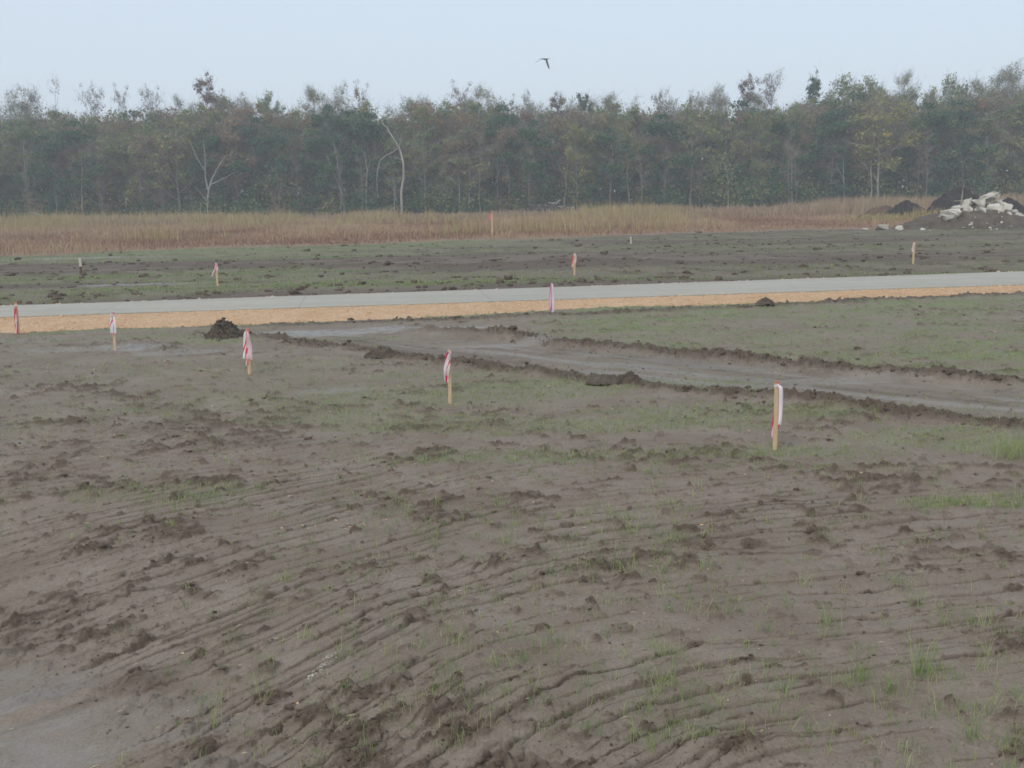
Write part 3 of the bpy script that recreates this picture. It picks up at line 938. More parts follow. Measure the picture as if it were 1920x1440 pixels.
def leafcloud(G, c, rad, n, size, k, g, flat=.7):
    c = np.asarray(c); m = len(c)
    idx = g.integers(0, m, n)
    off = g.normal(0, .5, (n, 3)) * np.asarray(rad)[idx][:, None]; off[:, 2] *= flat
    p = c[idx] + off
    a = g.normal(size=(n, 3)); a /= np.linalg.norm(a, axis=1)[:, None]
    b = np.cross(a, g.normal(size=(n, 3))); b /= np.linalg.norm(b, axis=1)[:, None]
    s_ = (size * g.uniform(.6, 1.4, n))[:, None]
    q = np.stack([p - a * s_ * .5, p + b * s_ * .38, p + a * s_ * .5, p - b * s_ * .38], 1).reshape(-1, 3)
    cl = g.random(m)[idx]
    G.add(q, np.arange(n * 4).reshape(-1, 4), k, np.repeat(np.clip(.6 * cl + .5 * g.random(n), 0, 1), 4))


def twigs(G, c, rad, n, length, width, k, g, up=.5):
    c = np.asarray(c); m = len(c)
    idx = g.integers(0, m, n)
    p = c[idx] + g.normal(0, .35, (n, 3)) * np.asarray(rad)[idx][:, None]
    d = g.normal(size=(n, 3)); d[:, 2] = np.abs(d[:, 2]) * .6 + up; d /= np.linalg.norm(d, axis=1)[:, None]
    L = (length * g.uniform(.5, 1.3, n))[:, None]
    sd_ = np.cross(d, g.normal(size=(n, 3))); sd_ /= np.linalg.norm(sd_, axis=1)[:, None]
    w_ = width * .5
    mid = p + d * L * .5 + sd_ * L * .06
    q = np.stack([p - sd_ * w_, p + sd_ * w_, mid + sd_ * w_ * .8, p + d * L, mid - sd_ * w_ * .8], 1).reshape(-1, 3)
    o_ = np.arange(n)[:, None] * 5
    G.add(q, np.concatenate([o_ + np.array([[0, 1, 2]]), o_ + np.array([[0, 2, 4]]), o_ + np.array([[4, 2, 3]])]), k)


def make_tree(seed, H, W, base, shape, leafk, n_leaf, n_twig, leaf_size=.30, limbs=16, lean=0., trunk_r=None, bark=0, crad=1.0, n_sub=4, twl=1.3, sub_r=.03):
    """returns (trunk Geo, crown Geo); shape(t) gives half width of the crown at height fraction t of the crown"""
    g = np.random.default_rng(seed)
    T, Cn = Geo(), Geo()
    nz = 9; tz = np.linspace(0, 1, nz)
    jx = np.cumsum(g.normal(0, .018, nz)) * H * .5; jy = np.cumsum(g.normal(0, .018, nz)) * H * .5
    jx -= jx[0]; jy -= jy[0]
    tr = np.stack([jx + lean * H * tz ** 1.5, jy, tz * H * .96], 1)
    r0 = trunk_r or H * .011
    tr_r = r0 * (1 - tz) ** .7 + .02
    tr_r[0] *= 1.35
    T.tube(tr, tr_r, 0, 7)
    cen = []; rad = []
    for i in range(limbs):
        t = (i + .5) / limbs; t = t + g.normal(0, .03)
        t = min(max(t, 0), .98)
        zf = base + (1 - base) * t * .97
        p0 = np.array([np.interp(zf * .93, tz, tr[:, k]) for k in range(3)])
        az = i * 2.4 + g.normal(0, .4)
        L = W * shape(t) * g.uniform(.7, 1.2)
        el = g.uniform(.25, .75) + .3 * t
        d = np.array([math.cos(az) * math.cos(el), math.sin(az) * math.cos(el), math.sin(el)])
        n = 5; q = [p0]
        for s_ in range(n - 1):
            d = d + g.normal(0, .16, 3) + np.array([0, 0, .03]); d /= np.linalg.norm(d)
            q.append(q[-1] + d * L / (n - 1))
        q = np.array(q); r1 = max(.05, r0 * (1 - zf) ** .7 * .5 + .03)
        T.tube(q, np.linspace(r1, .03, n), 0, 4)
        for s_ in range(n_sub):
            a = g.uniform(.3, 1.0); p = np.array([np.interp(a * (n - 1), np.arange(n), q[:, k]) for k in range(3)])
            dd = d * .5 + g.normal(0, .55, 3); dd[2] = abs(dd[2]) * .7 + .1; dd /= np.linalg.norm(dd)
            l2 = L * g.uniform(.3, .55) + .5
            e = p + dd * l2; mdd = p + dd * l2 * .5 + g.normal(0, .08 * l2, 3)
            T.tube([p, mdd, e], [sub_r * 1.4, sub_r, .012], 0, 3)
            cen += [e, mdd]; rad += [crad * g.uniform(.6, 1.2), crad * g.uniform(.5, .9)]
        cen.append(q[-1]); rad.append(crad)
    top = tr[-1]; cen += [top, top - [0, 0, .6]]; rad += [crad * .7, crad * .8]
    cen = np.array(cen); rad = np.array(rad)
    # some clumps thin, some thick
    wgt = g.random(len(cen)) ** 1.5; sel = g.choice(len(cen), size=max(4, int(len(cen) * .55)), p=wgt / wgt.sum(), replace=False)
    twigs(Cn, cen, rad * 1.3, int(n_twig * .7), twl, .035, 0, g)
    if n_leaf: leafcloud(Cn, cen[sel], rad[sel], n_leaf, leaf_size * 1.15, 1, g)
    return T, Cn


oval = lambda t: .45 + .9 * math.sin(math.pi * min(1, max(0, t * .85 + .12))) * .75
cone = lambda t: 1.15 * (1 - t) + .12
flat_top = lambda t: .35 + 1.0 * t ** 1.6
vase = lambda t: .5 + .6 * t


class Kind:
    """one tree shape, built once; placed by copying its trunk and crown"""

    def __init__(s, leafmat, barkmat, **kw):
        T, Cn = make_tree(**kw); s.H = kw['H']
        s.leaf = leafmat; s.bark = barkmat
        s.T, s.C = T, Cn; s.tm = s.cm = None
        s.H = float(np.percentile(np.concatenate(Cn.v)[:, 2], 99.7))

    def place(s, x, y, Hwant, rz, label, group, name='tree', wscale=1.0):
        z = gz(x, y) - .05
        e = empty(name, (x, y, z), rz)
        k = Hwant / s.H
        e.scale = (k * wscale, k * wscale, k)
        if s.tm is None:
            a = s.T.build('trunk', [s.bark], e, True); b = s.C.build('crown', [M_TWIG, s.leaf], e)
            s.tm, s.cm = a, b
        else:
            a = s.tm.copy(); a.parent = e; COL.objects.link(a)
            b = s.cm.copy(); b.parent = e; COL.objects.link(b)
        tag(e, label, 'tree', group)
        return e


MASS = []       # grey-brown and green trees that make the edge
specs = [
    (M_LG, dict(H=18, W=5.0, base=.22, shape=oval, leafk=1, n_leaf=3600, n_twig=2600)),
    (M_LB, dict(H=18, W=4.6, base=.25, shape=vase, leafk=1, n_leaf=2400, n_twig=3600)),
    (M_LG, dict(H=17, W=4.4, base=.18, shape=oval, leafk=1, n_leaf=3000, n_twig=3200)),
    (M_LD, dict(H=15, W=4.2, base=.12, shape=oval, leafk=1, n_leaf=5200, n_twig=1200)),
    (M_LB, dict(H=18, W=4.4, base=.3, shape=oval, leafk=1, n_leaf=1500, n_twig=4200)),
    (M_LG, dict(H=18, W=4.0, base=.25, shape=vase, leafk=1, n_leaf=3800, n_twig=2200)),
    (M_LY, dict(H=16, W=3.6, base=.3, shape=oval, leafk=1, n_leaf=2600, n_twig=2400)),
    (M_LB, dict(H=17, W=4.8, base=.2, shape=oval, leafk=1, n_leaf=2600, n_twig=3400)),
]
for i, (lm, kw) in enumerate(specs):
    MASS.append(Kind(lm, M_BARK if i % 2 else M_PALE, seed=900 + i, trunk_r=.16, **kw))
DARK = MASS[3]; YEL = MASS[6]
KINDNAME = ['grey-green leafy', 'brown twiggy', 'thin-leaved grey-green', 'dark evergreen', 'nearly bare grey-brown', 'slender grey-green', 'yellow-green', 'broad russet-brown']

# emergent shapes
K_FLAT = [Kind(M_LP, M_BARK, seed=930 + i, H=24, W=w_, base=b_, shape=flat_top, leafk=1, n_leaf=nl, n_twig=2200, limbs=15, crad=1.1, leaf_size=.28, lean=ln, trunk_r=.17, twl=1.0)
          for i, (w_, b_, nl, ln) in enumerate(((5.0, .60, 1500, .02), (4.2, .62, 1100, -.03), (3.4, .58, 1900, .0)))]
K_DARKTOP = Kind(M_LP, M_BARK, seed=941, H=24, W=3.3, base=.62, shape=lambda t: .9 - .3 * t, leafk=1, n_leaf=2600, n_twig=1200, limbs=18, crad=.8, leaf_size=.28, trunk_r=.15)
K_WISP = [Kind(M_LG, M_PALE, seed=950 + i, H=22, W=w_, base=.5, shape=vase, leafk=1, n_leaf=nl, n_twig=3600, limbs=14, crad=1.1, leaf_size=.24, trunk_r=.13, lean=ln, twl=1.3)
          for i, (w_, nl, ln) in enumerate(((3.0, 700, .02), (2.4, 500, -.04), (3.6, 1300, .05)))]
K_CONE = Kind(M_LD, M_BARK, seed=960, H=24, W=3.0, base=.45, shape=cone, leafk=1, n_leaf=3000, n_twig=900, limbs=22, crad=.6, leaf_size=.28, trunk_r=.15)
K_ROUND = Kind(M_LG, M_BARK, seed=961, H=21, W=4.6, base=.45, shape=oval, leafk=1, n_leaf=3600, n_twig=1600, limbs=16, crad=1.0, leaf_size=.30, trunk_r=.16)
K_DROUND = Kind(M_LD, M_BARK, seed=962, H=19, W=3.2, base=.4, shape=oval, leafk=1, n_leaf=4200, n_twig=600, limbs=14, crad=.8, leaf_size=.28, trunk_r=.16)

# skyline of the mass (photo px)
SKY = np.array([(-300, 215), (0, 215), (60, 205), (130, 205), (220, 205), (300, 207), (340, 200), (400, 192), (470, 190), (530, 196), (560, 215), (600, 195), (650, 180), (700, 195),
                (735, 215), (770, 196), (840, 190), (900, 186), (960, 190), (1015, 206), (1050, 190), (1100, 187), (1170, 187), (1250, 192), (1330, 190), (1400, 194), (1480, 188),
                (1540, 178), (1600, 175), (1650, 168), (1700, 172), (1725, 184), (1770, 172), (1830, 168), (1920, 160), (2200, 160)], float)


def sky_h(x, Y, extra=0):
    px = 960 + FPX * x / Y
    py = np.interp(px, SKY[:, 0], SKY[:, 1]) + extra
    return at_depth(float(px), float(py), Y).z


g = np.random.default_rng(77)
# hand-placed emergent trees: px, top py, kind, depth, label
EM = [
    (18, 168, K_WISP[0], 190, 1.0, 'thin wispy bare tree at the far left of the skyline'),
    (37, 165, K_WISP[1], 192, .8, 'second wispy tree from the left edge, beside the first'),
    (92, 146, K_FLAT[0], 194, 0.65, 'wide spreading flat-topped tree above the left woods'),
    (166, 157, K_FLAT[1], 193, 0.50, 'spreading thin-crowned tree right of the wide flat-topped one'),
    (228, 162, K_FLAT[2], 197, 0.42, 'narrow flat-topped tree, left one of a lone pair against the sky'),
    (282, 161, K_FLAT[1], 196, 0.50, 'umbrella-topped tree, right one of a lone pair against the sky'),
    (350, 180, K_WISP[2], 192, 0.60, 'low wispy crown just left of the tall dark cypress'),
    (386, 140, K_DARKTOP, 192, 0.65, 'tall dark-topped cypress, highest tree of the left woods'),
    (432, 174, K_FLAT[2], 195, 0.70, 'low flat purple-brown crown right of the tall dark cypress'),
    (495, 174, K_ROUND, 194, 0.60, 'pale grey-green rounded crown left of the first skyline dip'),
    (592, 163, K_WISP[2], 193, 0.60, 'pale wispy tree right of the first skyline dip'),
    (632, 160, K_WISP[0], 196, 0.80, 'feathery bare tree left of the dark layered top'),
    (671, 157, K_FLAT[2], 192, 0.55, 'dark layered flat top right of the feathery bare tree'),
    (762, 180, K_FLAT[1], 195, 0.50, 'small purple-brown top right of the second skyline dip'),
    (808, 181, K_WISP[1], 194, 0.80, 'small wispy top between two brown crowns left of centre'),
    (866, 156, K_FLAT[2], 192, 0.60, 'tall layered brown crown, left of two near the centre'),
    (906, 160, K_WISP[2], 193, 0.70, 'grey feathery crown, right of two near the centre'),
    (952, 180, K_FLAT[2], 197, 0.50, 'small flat purple tuft right of the feathery centre crown'),
    (988, 176, K_WISP[0], 195, .7, 'thin spire of twigs left of the centre skyline notch'),
    (1040, 177, K_DARKTOP, 193, 0.80, 'purple-dark crown right of the centre skyline notch'),
    (1105, 179, K_DROUND, 193, 0.70, 'rounded dark evergreen crown under the bird'),
    (1178, 176, K_FLAT[0], 194, 0.60, 'low domed brown crown right of the rounded evergreen'),
    (1243, 165, K_FLAT[1], 193, 0.50, 'small clumped purple crown above the right-centre woods'),
    (1296, 174, K_FLAT[2], 196, 0.50, 'small dark tuft between the clumped crown and the pale spire'),
    (1347, 158, K_WISP[1], 194, .8, 'pale twiggy spire left of the tall purple pair'),
    (1405, 142, K_DARKTOP, 193, 0.60, 'purple-brown tree, left one of the tall pair right of centre'),
    (1455, 130, K_FLAT[1], 195, 0.62, 'airy round-topped tree, right one of the tall pair right of centre'),
    (1530, 138, K_CONE, 193, 0.80, 'spiky cone-shaped dark green tree on the right skyline'),
    (1598, 142, K_ROUND, 192, 0.80, 'broad pale green crown right of the cone-shaped tree'),
    (1640, 147, K_ROUND, 195, 0.70, 'grey-green crown pressed against the broad pale one'),
    (1690, 132, K_WISP[2], 194, 0.60, 'leaning wispy tree before the right skyline dip'),
    (1745, 166, K_ROUND, 193, 0.60, 'low green crown in the right skyline dip'),
    (1797, 142, K_ROUND, 194, 0.60, 'pale green knobbly crown right of the right skyline dip'),
    (1850, 136, K_WISP[2], 193, 0.75, 'brownish feathery crown left of the tallest right tree'),
    (1888, 116, K_WISP[0], 192, 1.00, 'tallest feathery tree near the right edge'),
    (1930, 128, K_WISP[2], 194, 1.0, 'feathery crown cut off by the right edge'),
]
for i, (px, py, kd, Yd, ws, lab) in enumerate(EM):
    p = at_depth(px, py, Yd)
    kd.place(p.x, Yd, p.z - gz(p.x, Yd) + .4, i * 1.7, lab, 'trees rising above the forest skyline', name='tall_tree', wscale=ws)

# rows of the forest edge
nrow = 0
for row, (Y0, step, ex) in enumerate(((176, 4.2, 52), (182, 4.0, 26), (188, 4.0, 6))):
    x0, x1 = Y0 * (-960 / FPX) - 2, Y0 * (960 / FPX) + 2
    xx = x0
    while xx < x1:
        x = xx + g.normal(0, .8); Yd = Y0 + g.normal(0, 1.5)
        xx += step * g.uniform(.8, 1.2)
        px = 960 + FPX * x / Yd
        dx = sst(.42, .6, float(noise(np.array([x * .05]), np.array([row * 3.]), 700)[0]))
        k = int(g.choice(8, p=[.17, .15, .17, .09, .12, .15, .04, .11]))
        if row == 0 and g.random() < .12: k = 3
        hh_ = .9 + sky_h(x, Yd, ex * g.uniform(.3, 1.3) + (10 if row == 2 else 0) * g.random())
        wisp = row == 2 and g.random() < .4
        (K_WISP[k % 3] if wisp else MASS[k]).place(x, Yd, max(6, hh_ + (1.3 if wisp else 0)), g.uniform(0, 6.28), ['%s tree in the front row of the forest edge', '%s tree in the second row of the forest', '%s tree deeper in the woods behind the edge rows'][row] % (KINDNAME[k] if not wisp else 'wispy pale-barked'),
                      'forest ' + ['front row', 'second row', 'deeper row'][row] + ', ' + (KINDNAME[k] if not wisp else 'wispy'), wscale=g.uniform(.85, 1.15))
        nrow += 1
print('row trees', nrow)


# mass behind and at the sides, one object each
def mass_object(name, spots, lods, label, mats):
    G = Geo()
    for (x, y, H, k, rz) in spots:
        gz_ = 0
        v, t, f, mi = lods[k]
        c, s_ = math.cos(rz), math.sin(rz); q = v * H
        q = np.stack([q[:, 0] * c - q[:, 1] * s_ + x, q[:, 0] * s_ + q[:, 1] * c + y, q[:, 2] - .1], 1)
        G.v.append(q); G.t.append(t); G.f4.append(f + G.n); G.m4.append(mi); G.n += len(q)
    o = G.build(name, mats)
    return tag(o, label, 'forest', kind='stuff')


lods = []
for i, k in enumerate((1, 2, 3, 1, 4)):
    gg_ = np.random.default_rng(970 + i)
    G = Geo()
    G.tube([(0, 0, 0), (.01, 0, .4), (0, .01, .8)], [.010, .008, .004], 0, 4)
    n = 1900
    cc = np.stack([gg_.normal(0, .10, 30), gg_.normal(0, .10, 30), gg_.uniform(.03, .93, 30)], 1)
    leafcloud(G, cc, np.full(30, .10), n, .030, k, gg_, 1.0)
    lods.append((np.concatenate(G.v), np.concatenate(G.t), np.concatenate(G.f4), np.concatenate(G.m4)))
mats5 = [M_BARK, M_LG, M_LB, M_LD, M_TWIG]
sp = []
for Y0 in (199, 206, 214):
    xx = -Y0 * .53
    while xx < Y0 * .53:
        x = xx + g.normal(0, 1); xx += 4.2
        sp.append((x, Y0 + g.normal(0, 2), sky_h(x, Y0, 14 * g.uniform(0, 1.6)) - 1.0, int(g.choice(5, p=[.3, .3, .1, .2, .1])), g.uniform(0, 6.28)))
mass_object('forest', sp, lods, 'continuous hazy woods filling in behind the forest edge', mats5)
sp = []
for side in (-1, 1):
    for Y0 in (176, 184, 194, 206):
        xx = Y0 * .495
        while xx < Y0 * .95:
            sp.append((side * (xx + g.normal(0, 1)), Y0 + g.normal(0, 2), 17 + g.uniform(-2, 3), int(g.choice(5)), g.uniform(0, 6.28))); xx += 4.4
mass_object('side_forest', sp, lods, 'woods carrying on beyond both ends of the forest edge', mats5)
# understory: dark shrubs and saplings at the foot of the trees
G = Geo(); gg_ = np.random.default_rng(990)
n = 640
cx = gg_.uniform(-100, 100, n); cy = 176 + gg_.uniform(-4, 14, n)
hgt = np.exp(gg_.normal(.95, .45, n))
cen = []; rad = []
for x, y, h0 in zip(cx, cy, hgt):
    for q in range(3):
        cen.append((x + gg_.normal(0, .6), y + gg_.normal(0, .6), max(.4, h0 * gg_.uniform(.3, 1.1)))); rad.append(1.1 + .3 * h0)
cen = np.array(cen); rad = np.array(rad)
third = gg_.random(len(cen))
for k, m in ((1, third < .62), (2, (third >= .62) & (third < .86)), (3, third >= .86)):
    leafcloud(G, cen[m], rad[m], int(m.sum() * 75), .34, k, gg_, .9)
twigs(G, cen, rad, 9000, 1.6, .05, 0, gg_)
o = G.build('understory', [M_TWIG, M_LD, M_LG, M_LB]); tag(o, 'dark green undergrowth along the foot of the forest', 'undergrowth', kind='stuff')


# ------------------------------------------------------------------ bare trunks that stand out
def limb_tree(name, Yd, lines, label, group, mat=M_PALE, cat='bare tree'):
    """lines: list of (pixel polyline, width px start, width px end); first is the trunk"""
    base = at_depth(*lines[0][0][0], Yd)
    e = empty(name, (base.x, Yd, gz(base.x, Yd)))
    gq = np.random.default_rng(int(abs(base.x) * 10) + 5)
    for i, (pl, w0, w1) in enumerate(lines):
        P = [at_depth(a, b, Yd) - e.location for a, b in pl]
        P = [Vector((p.x, gq.normal(0, .15) if i == 0 else gq.normal(0, .5) * min(1, j), p.z)) for j, p in enumerate(P)]
        if i == 0: P[0].z = -.2
        P = np.array([p[:] for p in P])
        t = np.linspace(0, 1, len(P)); tt = np.linspace(0, 1, len(P) * 4)
        Q = np.stack([np.interp(tt, t, P[:, k]) for k in range(3)], 1)
        Q[1:-1] = (Q[:-2] + 2 * Q[1:-1] + Q[2:]) / 4
        Q += gq.normal(0, .05, Q.shape) * np.linspace(0, 1, len(Q))[:, None]
        G = Geo(); r = np.linspace(w0, w1, len(Q)) / ppm(Yd) * .38
        G.tube(Q, r, 0, 6)
        G.build('trunk' if i == 0 else 'limb', [mat], e, True)
    return tag(e, label, cat, group)


FY = 172.6
BG = 'pale bare trees in front of the forest'
limb_tree('bare_tree', FY, [([(754, 404), (752, 362), (757, 330), (756, 305), (750, 280), (742, 267), (735, 254), (726, 240), (716, 228)], 7, 2.5),
                            ([(748, 276), (738, 284), (725, 290), (712, 300), (706, 320), (707, 370)], 2.4, 1.6),
                            ([(754, 300), (742, 296), (732, 294)], 2, 1), ([(749, 274), (752, 262), (754, 250)], 1.6, .8)],
          'pale crooked dead snag with a bent top, left of centre', BG)
limb_tree('bare_tree', FY, [([(390, 408), (389, 380), (391, 358), (394, 345), (402, 325), (412, 308), (424, 292)], 6, 1.6),
                            ([(394, 346), (408, 340), (424, 332), (440, 322)], 3, 1), ([(390, 356), (384, 332), (385, 310), (384, 290), (380, 262)], 3.4, 1),
                            ([(384, 320), (372, 300), (362, 282), (352, 262)], 2, .8), ([(389, 380), (380, 368), (366, 350)], 2, .8)],
          'pale tree forking low into several limbs, left woods', BG)
limb_tree('bare_tree', FY, [([(646, 408), (645, 390), (640, 360), (634, 320), (630, 290), (626, 270)], 4, 1.2), ([(643, 375), (634, 345), (624, 318), (610, 290)], 2.4, 1)],
          'slanting double pale trunk between the forked tree and the snag', BG)
limb_tree('bare_tree', FY, [([(686, 408), (686, 360), (688, 320), (684, 285)], 2.8, 1), ([(687, 330), (694, 305), (700, 290)], 1.4, .7)],
          'thin straight pale trunk just left of the crooked snag', BG)
limb_tree('bare_tree', FY, [([(741, 408), (740, 385), (738, 355), (736, 330)], 2.4, 1), ([(738, 360), (745, 345), (750, 335)], 1.2, .6)],
          'short pale stem at the foot of the crooked snag', BG)
limb_tree('bare_tree', FY, [([(516, 410), (514, 380), (515, 365), (526, 340), (536, 318), (540, 295)], 3, 1), ([(515, 368), (502, 355), (490, 342), (482, 330)], 1.8, .8)],
          'small brownish forked tree right of the low-forking tree', BG, M_BARK)
limb_tree('bare_tree', FY, [([(304, 410), (305, 380), (304, 350), (298, 330), (288, 318)], 3, 1), ([(304, 350), (310, 330), (314, 312)], 1.4, .7)],
          'thin curved bare tree left of the low-forking tree', BG, M_BARK)
limb_tree('bare_tree', FY, [([(1179, 402), (1180, 375), (1177, 345), (1175, 325), (1180, 300)], 3, 1), ([(1178, 345), (1186, 330), (1192, 315)], 1.4, .7)],
          'slim pale trunk right of the brush pile', BG)
limb_tree('bare_tree', FY, [([(1059, 396), (1058, 375), (1062, 352), (1060, 330), (1066, 305), (1072, 285)], 2.6, 1), ([(1060, 335), (1050, 318), (1044, 300)], 1.3, .7)],
          'slim pale trunk standing behind the brush pile', BG)
limb_tree('bare_tree', FY, [([(935, 404), (934, 370), (933, 340), (932, 310), (936, 285)], 3.6, 1.2), ([(933, 330), (942, 310), (950, 292)], 1.6, .7)],
          'grey-brown straight trunk behind the tall pink-flagged lath', BG, M_BARK)
limb_tree('bare_tree', FY, [([(862, 404), (861, 372), (862, 345), (858, 325)], 2.2, .8), ([(861, 350), (852, 340), (842, 330)], 1.4, .7)],
          'short pale stem left of the tall pink-flagged lath', BG)
limb_tree('bare_tree', FY, [([(1365, 396), (1365, 370), (1366, 340), (1362, 315), (1352, 295)], 2.8, 1), ([(1366, 345), (1374, 325), (1380, 300)], 1.3, .7)],
          'thin pale trunk in the right-centre woods', BG)
limb_tree('bare_tree', FY, [([(1485, 396), (1484, 340), (1485, 300), (1480, 285), (1470, 270)], 3, 1), ([(1485, 300), (1494, 285), (1498, 265)], 1.8, .7)],
          'bare trunk with a wide fork high up, right of centre', BG)
limb_tree('bare_tree', FY, [([(1633, 390), (1634, 350), (1632, 320), (1635, 290), (1640, 250)], 3.6, 1.4), ([(1633, 330), (1622, 312), (1612, 300)], 1.6, .8)],
          'straight grey trunk beside the yellow-green tree at right', BG)
limb_tree('bare_tree', FY, [([(1582, 392), (1583, 350), (1581, 325), (1582, 300)], 2.6, 1), ([(1582, 340), (1574, 322), (1570, 305)], 1.2, .6)],
          'short pale trunk left of the yellow-green tree at right', BG)
limb_tree('bare_tree', FY, [([(1808, 388), (1806, 340), (1804, 300), (1796, 275), (1786, 255)], 3, 1), ([(1805, 310), (1816, 290), (1824, 268)], 1.6, .7)],
          'leaning bare tree behind the rubble heap', BG, M_BARK)
limb_tree('bare_tree', FY, [([(105, 412), (105, 385), (103, 365)], 2.6, 1.4), ([(104, 380), (108, 372), (110, 366)], 1, .6)],
          'short broken pale stump at the left forest foot', BG, cat='stump')
limb_tree('bare_tree', FY, [([(155, 412), (154, 360), (155, 322), (154, 296)], 2.8, 1.6), ([(155, 322), (160, 312), (163, 304)], 1, .6)],
          'pale broken trunk left of the dark green tree at left', BG, cat='stump')
# leaning fallen pole
p0, p1 = at_depth(100, 414, 150), at_depth(58, 398, 152)
G = Geo(); G.tube([p0, (p0 + p1) / 2 + Vector((0, 0, .12)), p1], [.10, .08, .04], 0, 6)
o = G.build('fallen_branch', [M_PALE], None, True); tag(o, 'pale dead branch leaning in the reeds at far left', 'branch')

# thin bare saplings along the edge
SAP = [Kind(M_LG, M_TWIG, seed=980 + i, H=13, W=2.2, base=.35, shape=vase, leafk=1, n_leaf=60, n_twig=700, limbs=9, crad=.8, leaf_size=.22, trunk_r=.10, lean=ln, n_sub=2, twl=1.0) for i, ln in enumerate((.03, -.06, .0))]
gs = np.random.default_rng(88)
for i in range(22):
    x = -82 + 164 * (i + gs.uniform(-.4, 1.4)) / 22; Yd = 172 + gs.uniform(-.8, 2.2)
    SAP[i % 3].place(x, Yd, gs.uniform(8, 14.5), gs.uniform(0, 6.28), 'thin bare pale sapling along the front of the forest', 'bare saplings along the forest front', name='bare_sapling', wscale=gs.uniform(.8, 1.2))
# feature trees inside the mass: the dark evergreen at left and the yellow-green one at right
p = at_depth(130, 225, 173); DARK.place(p.x, 173, p.z, 1.0, 'bushy dark green tree standing out at the left of the woods', 'feature trees', wscale=.9)
p = at_depth(1655, 190, 172.5); YEL.place(p.x, 172.5, p.z, 2.0, 'tall yellow-green tree standing out at the right of the woods', 'feature trees', wscale=1.25)
p = at_depth(1080, 225, 174); YEL.place(p.x, 174, p.z, .5, 'small yellow-topped tree inside the centre woods', 'feature trees', wscale=.7)
p = at_depth(1566, 338, 171); DARK.place(p.x, 171, p.z, 2.2, 'low round green shrub-like tree at the forest foot on the right', 'feature trees', wscale=1.5)
p = at_depth(1108, 345, 171); DARK.place(p.x, 171, p.z, 4.2, 'low green bush-like tree just right of the brush pile', 'feature trees', wscale=1.4)


# ------------------------------------------------------------------ heaps of soil
def heap(name, cx, cy, wx, wy, H, mat, label, cat, seed, z0=None, power=1.2, group=None, peak=(0, 0), n=90, rough=.16):
    u = np.linspace(-1, 1, n); U, W_ = np.meshgrid(u, u)
    x = U * wx * .5; y = W_ * wy * .5
    f = 5.0 / max(wx, .6)
    rr = np.hypot(U - peak[0] * (1 - np.hypot(U, W_)), W_ - peak[1]) + .28 * (fbm(x * f + seed, y * f, seed, 4) - .5)
    hh = np.clip(1 - np.clip(rr, 0, 1) ** 1.5, 0, 1) ** (power * 1.25)
    hh = hh * H + (hh > 0) * np.minimum(hh * 4, 1) * H * rough * (fbm(x * f * 3.2, y * f * 3.2 + seed, seed + 3, 4, .6) - .45) * 2
    cr = np.abs(fbm(x * f * 1.3, y * f * 1.3, seed + 9, 3) - .5)
    hh -= H * .15 * sst(.05, 0, cr) * (hh > .1 * H)
    z = np.where(rr < 1, np.maximum(hh, 0), -.08 * H)
    zb = gz(cx, cy) if z0 is None else z0
    V = np.stack([x.ravel(), y.ravel(), z.ravel() - .02], 1)
    i = np.arange(n - 1)[:, None] * n; j = np.arange(n - 1)[None]
    F = np.stack([i + j, i + j + 1, i + n + j + 1, i + n + j], -1).reshape(-1, 4)
    # drop the flat skirt
    zz = z.ravel(); keep = (zz[F].max(1) > 0)
    o = mesh_from(name, V, [F[keep]], mat, loc=(cx, cy, zb))
    return tag(o, label, cat, group), (x, y, z)


def heap_z(h, cx, cy, x, y):
    hx, hy, hz_ = h; n = hx.shape[0]
    i = int(np.clip((x - cx - hx[0, 0]) / (hx[0, -1] - hx[0, 0]) * (n - 1), 0, n - 1)); j = int(np.clip((y - cy - hy[0, 0]) / (hy[-1, 0] - hy[0, 0]) * (n - 1), 0, n - 1))
    return max(0, hz_[j, i])


cx, cy = gp(422, 632)
M_HEAP = mat_soil('heap_soil', (.075, .057, .043), (.150, .115, .086), 9)
o, hp = heap('dirt_heap', cx, cy, 1.0, .9, .40, M_HEAP, 'knee-high conical heap of dark crumbly dirt beside the gravel shoulder', 'dirt heap', 3, power=.95, peak=(-.1, 0), rough=.13)
g = np.random.default_rng(5)
q = g.normal(0, .27, (260, 2)); zz = np.array([heap_z(hp, 0, 0, a, b) for a, b in q]) + gz(cx, cy)
lumps('heap_crumbs', np.column_stack([q + [cx, cy], zz]), np.clip(np.exp(g.normal(-4.2, .45, 260)), .006, .04), .8, M_HEAP, 'dark crumbs of soil loose on the dirt heap', 'clods', 41, ICO2, .5)
cx, cy = gp(1435, 577)
heap('dirt_heap', cx, cy, .52, .45, .17, M_HEAP, 'small dark dirt heap on the ridge near the road, right side', 'dirt heap', 8, power=.9, rough=.3, n=50)
cx, cy = gp(1182, 722)
heap('dirt_heap', cx, cy, .40, .36, .20, M_HEAP, 'fist-shaped lump of dark mud on the front ridge', 'dirt heap', 13, power=.75, rough=.3, n=60)
cx, cy = gp(1132, 722)
M_CRUST = mat_soil('crusted_mud', (.10, .078, .060), (.16, .127, .10), 9)
heap('mud_slab', cx, cy, .62, .42, .13, M_CRUST, 'domed slab of smooth crusted mud beside the dark lump', 'mud slab', 19, power=.55, rough=.12, n=60)
cx, cy = gp(720, 672)
heap('dirt_heap', cx, cy, .80, .5, .18, M_HEAP, 'tallest dark clump of the front ridge, left of the striped stake', 'dirt heap', 23, power=.9, rough=.2, n=70)

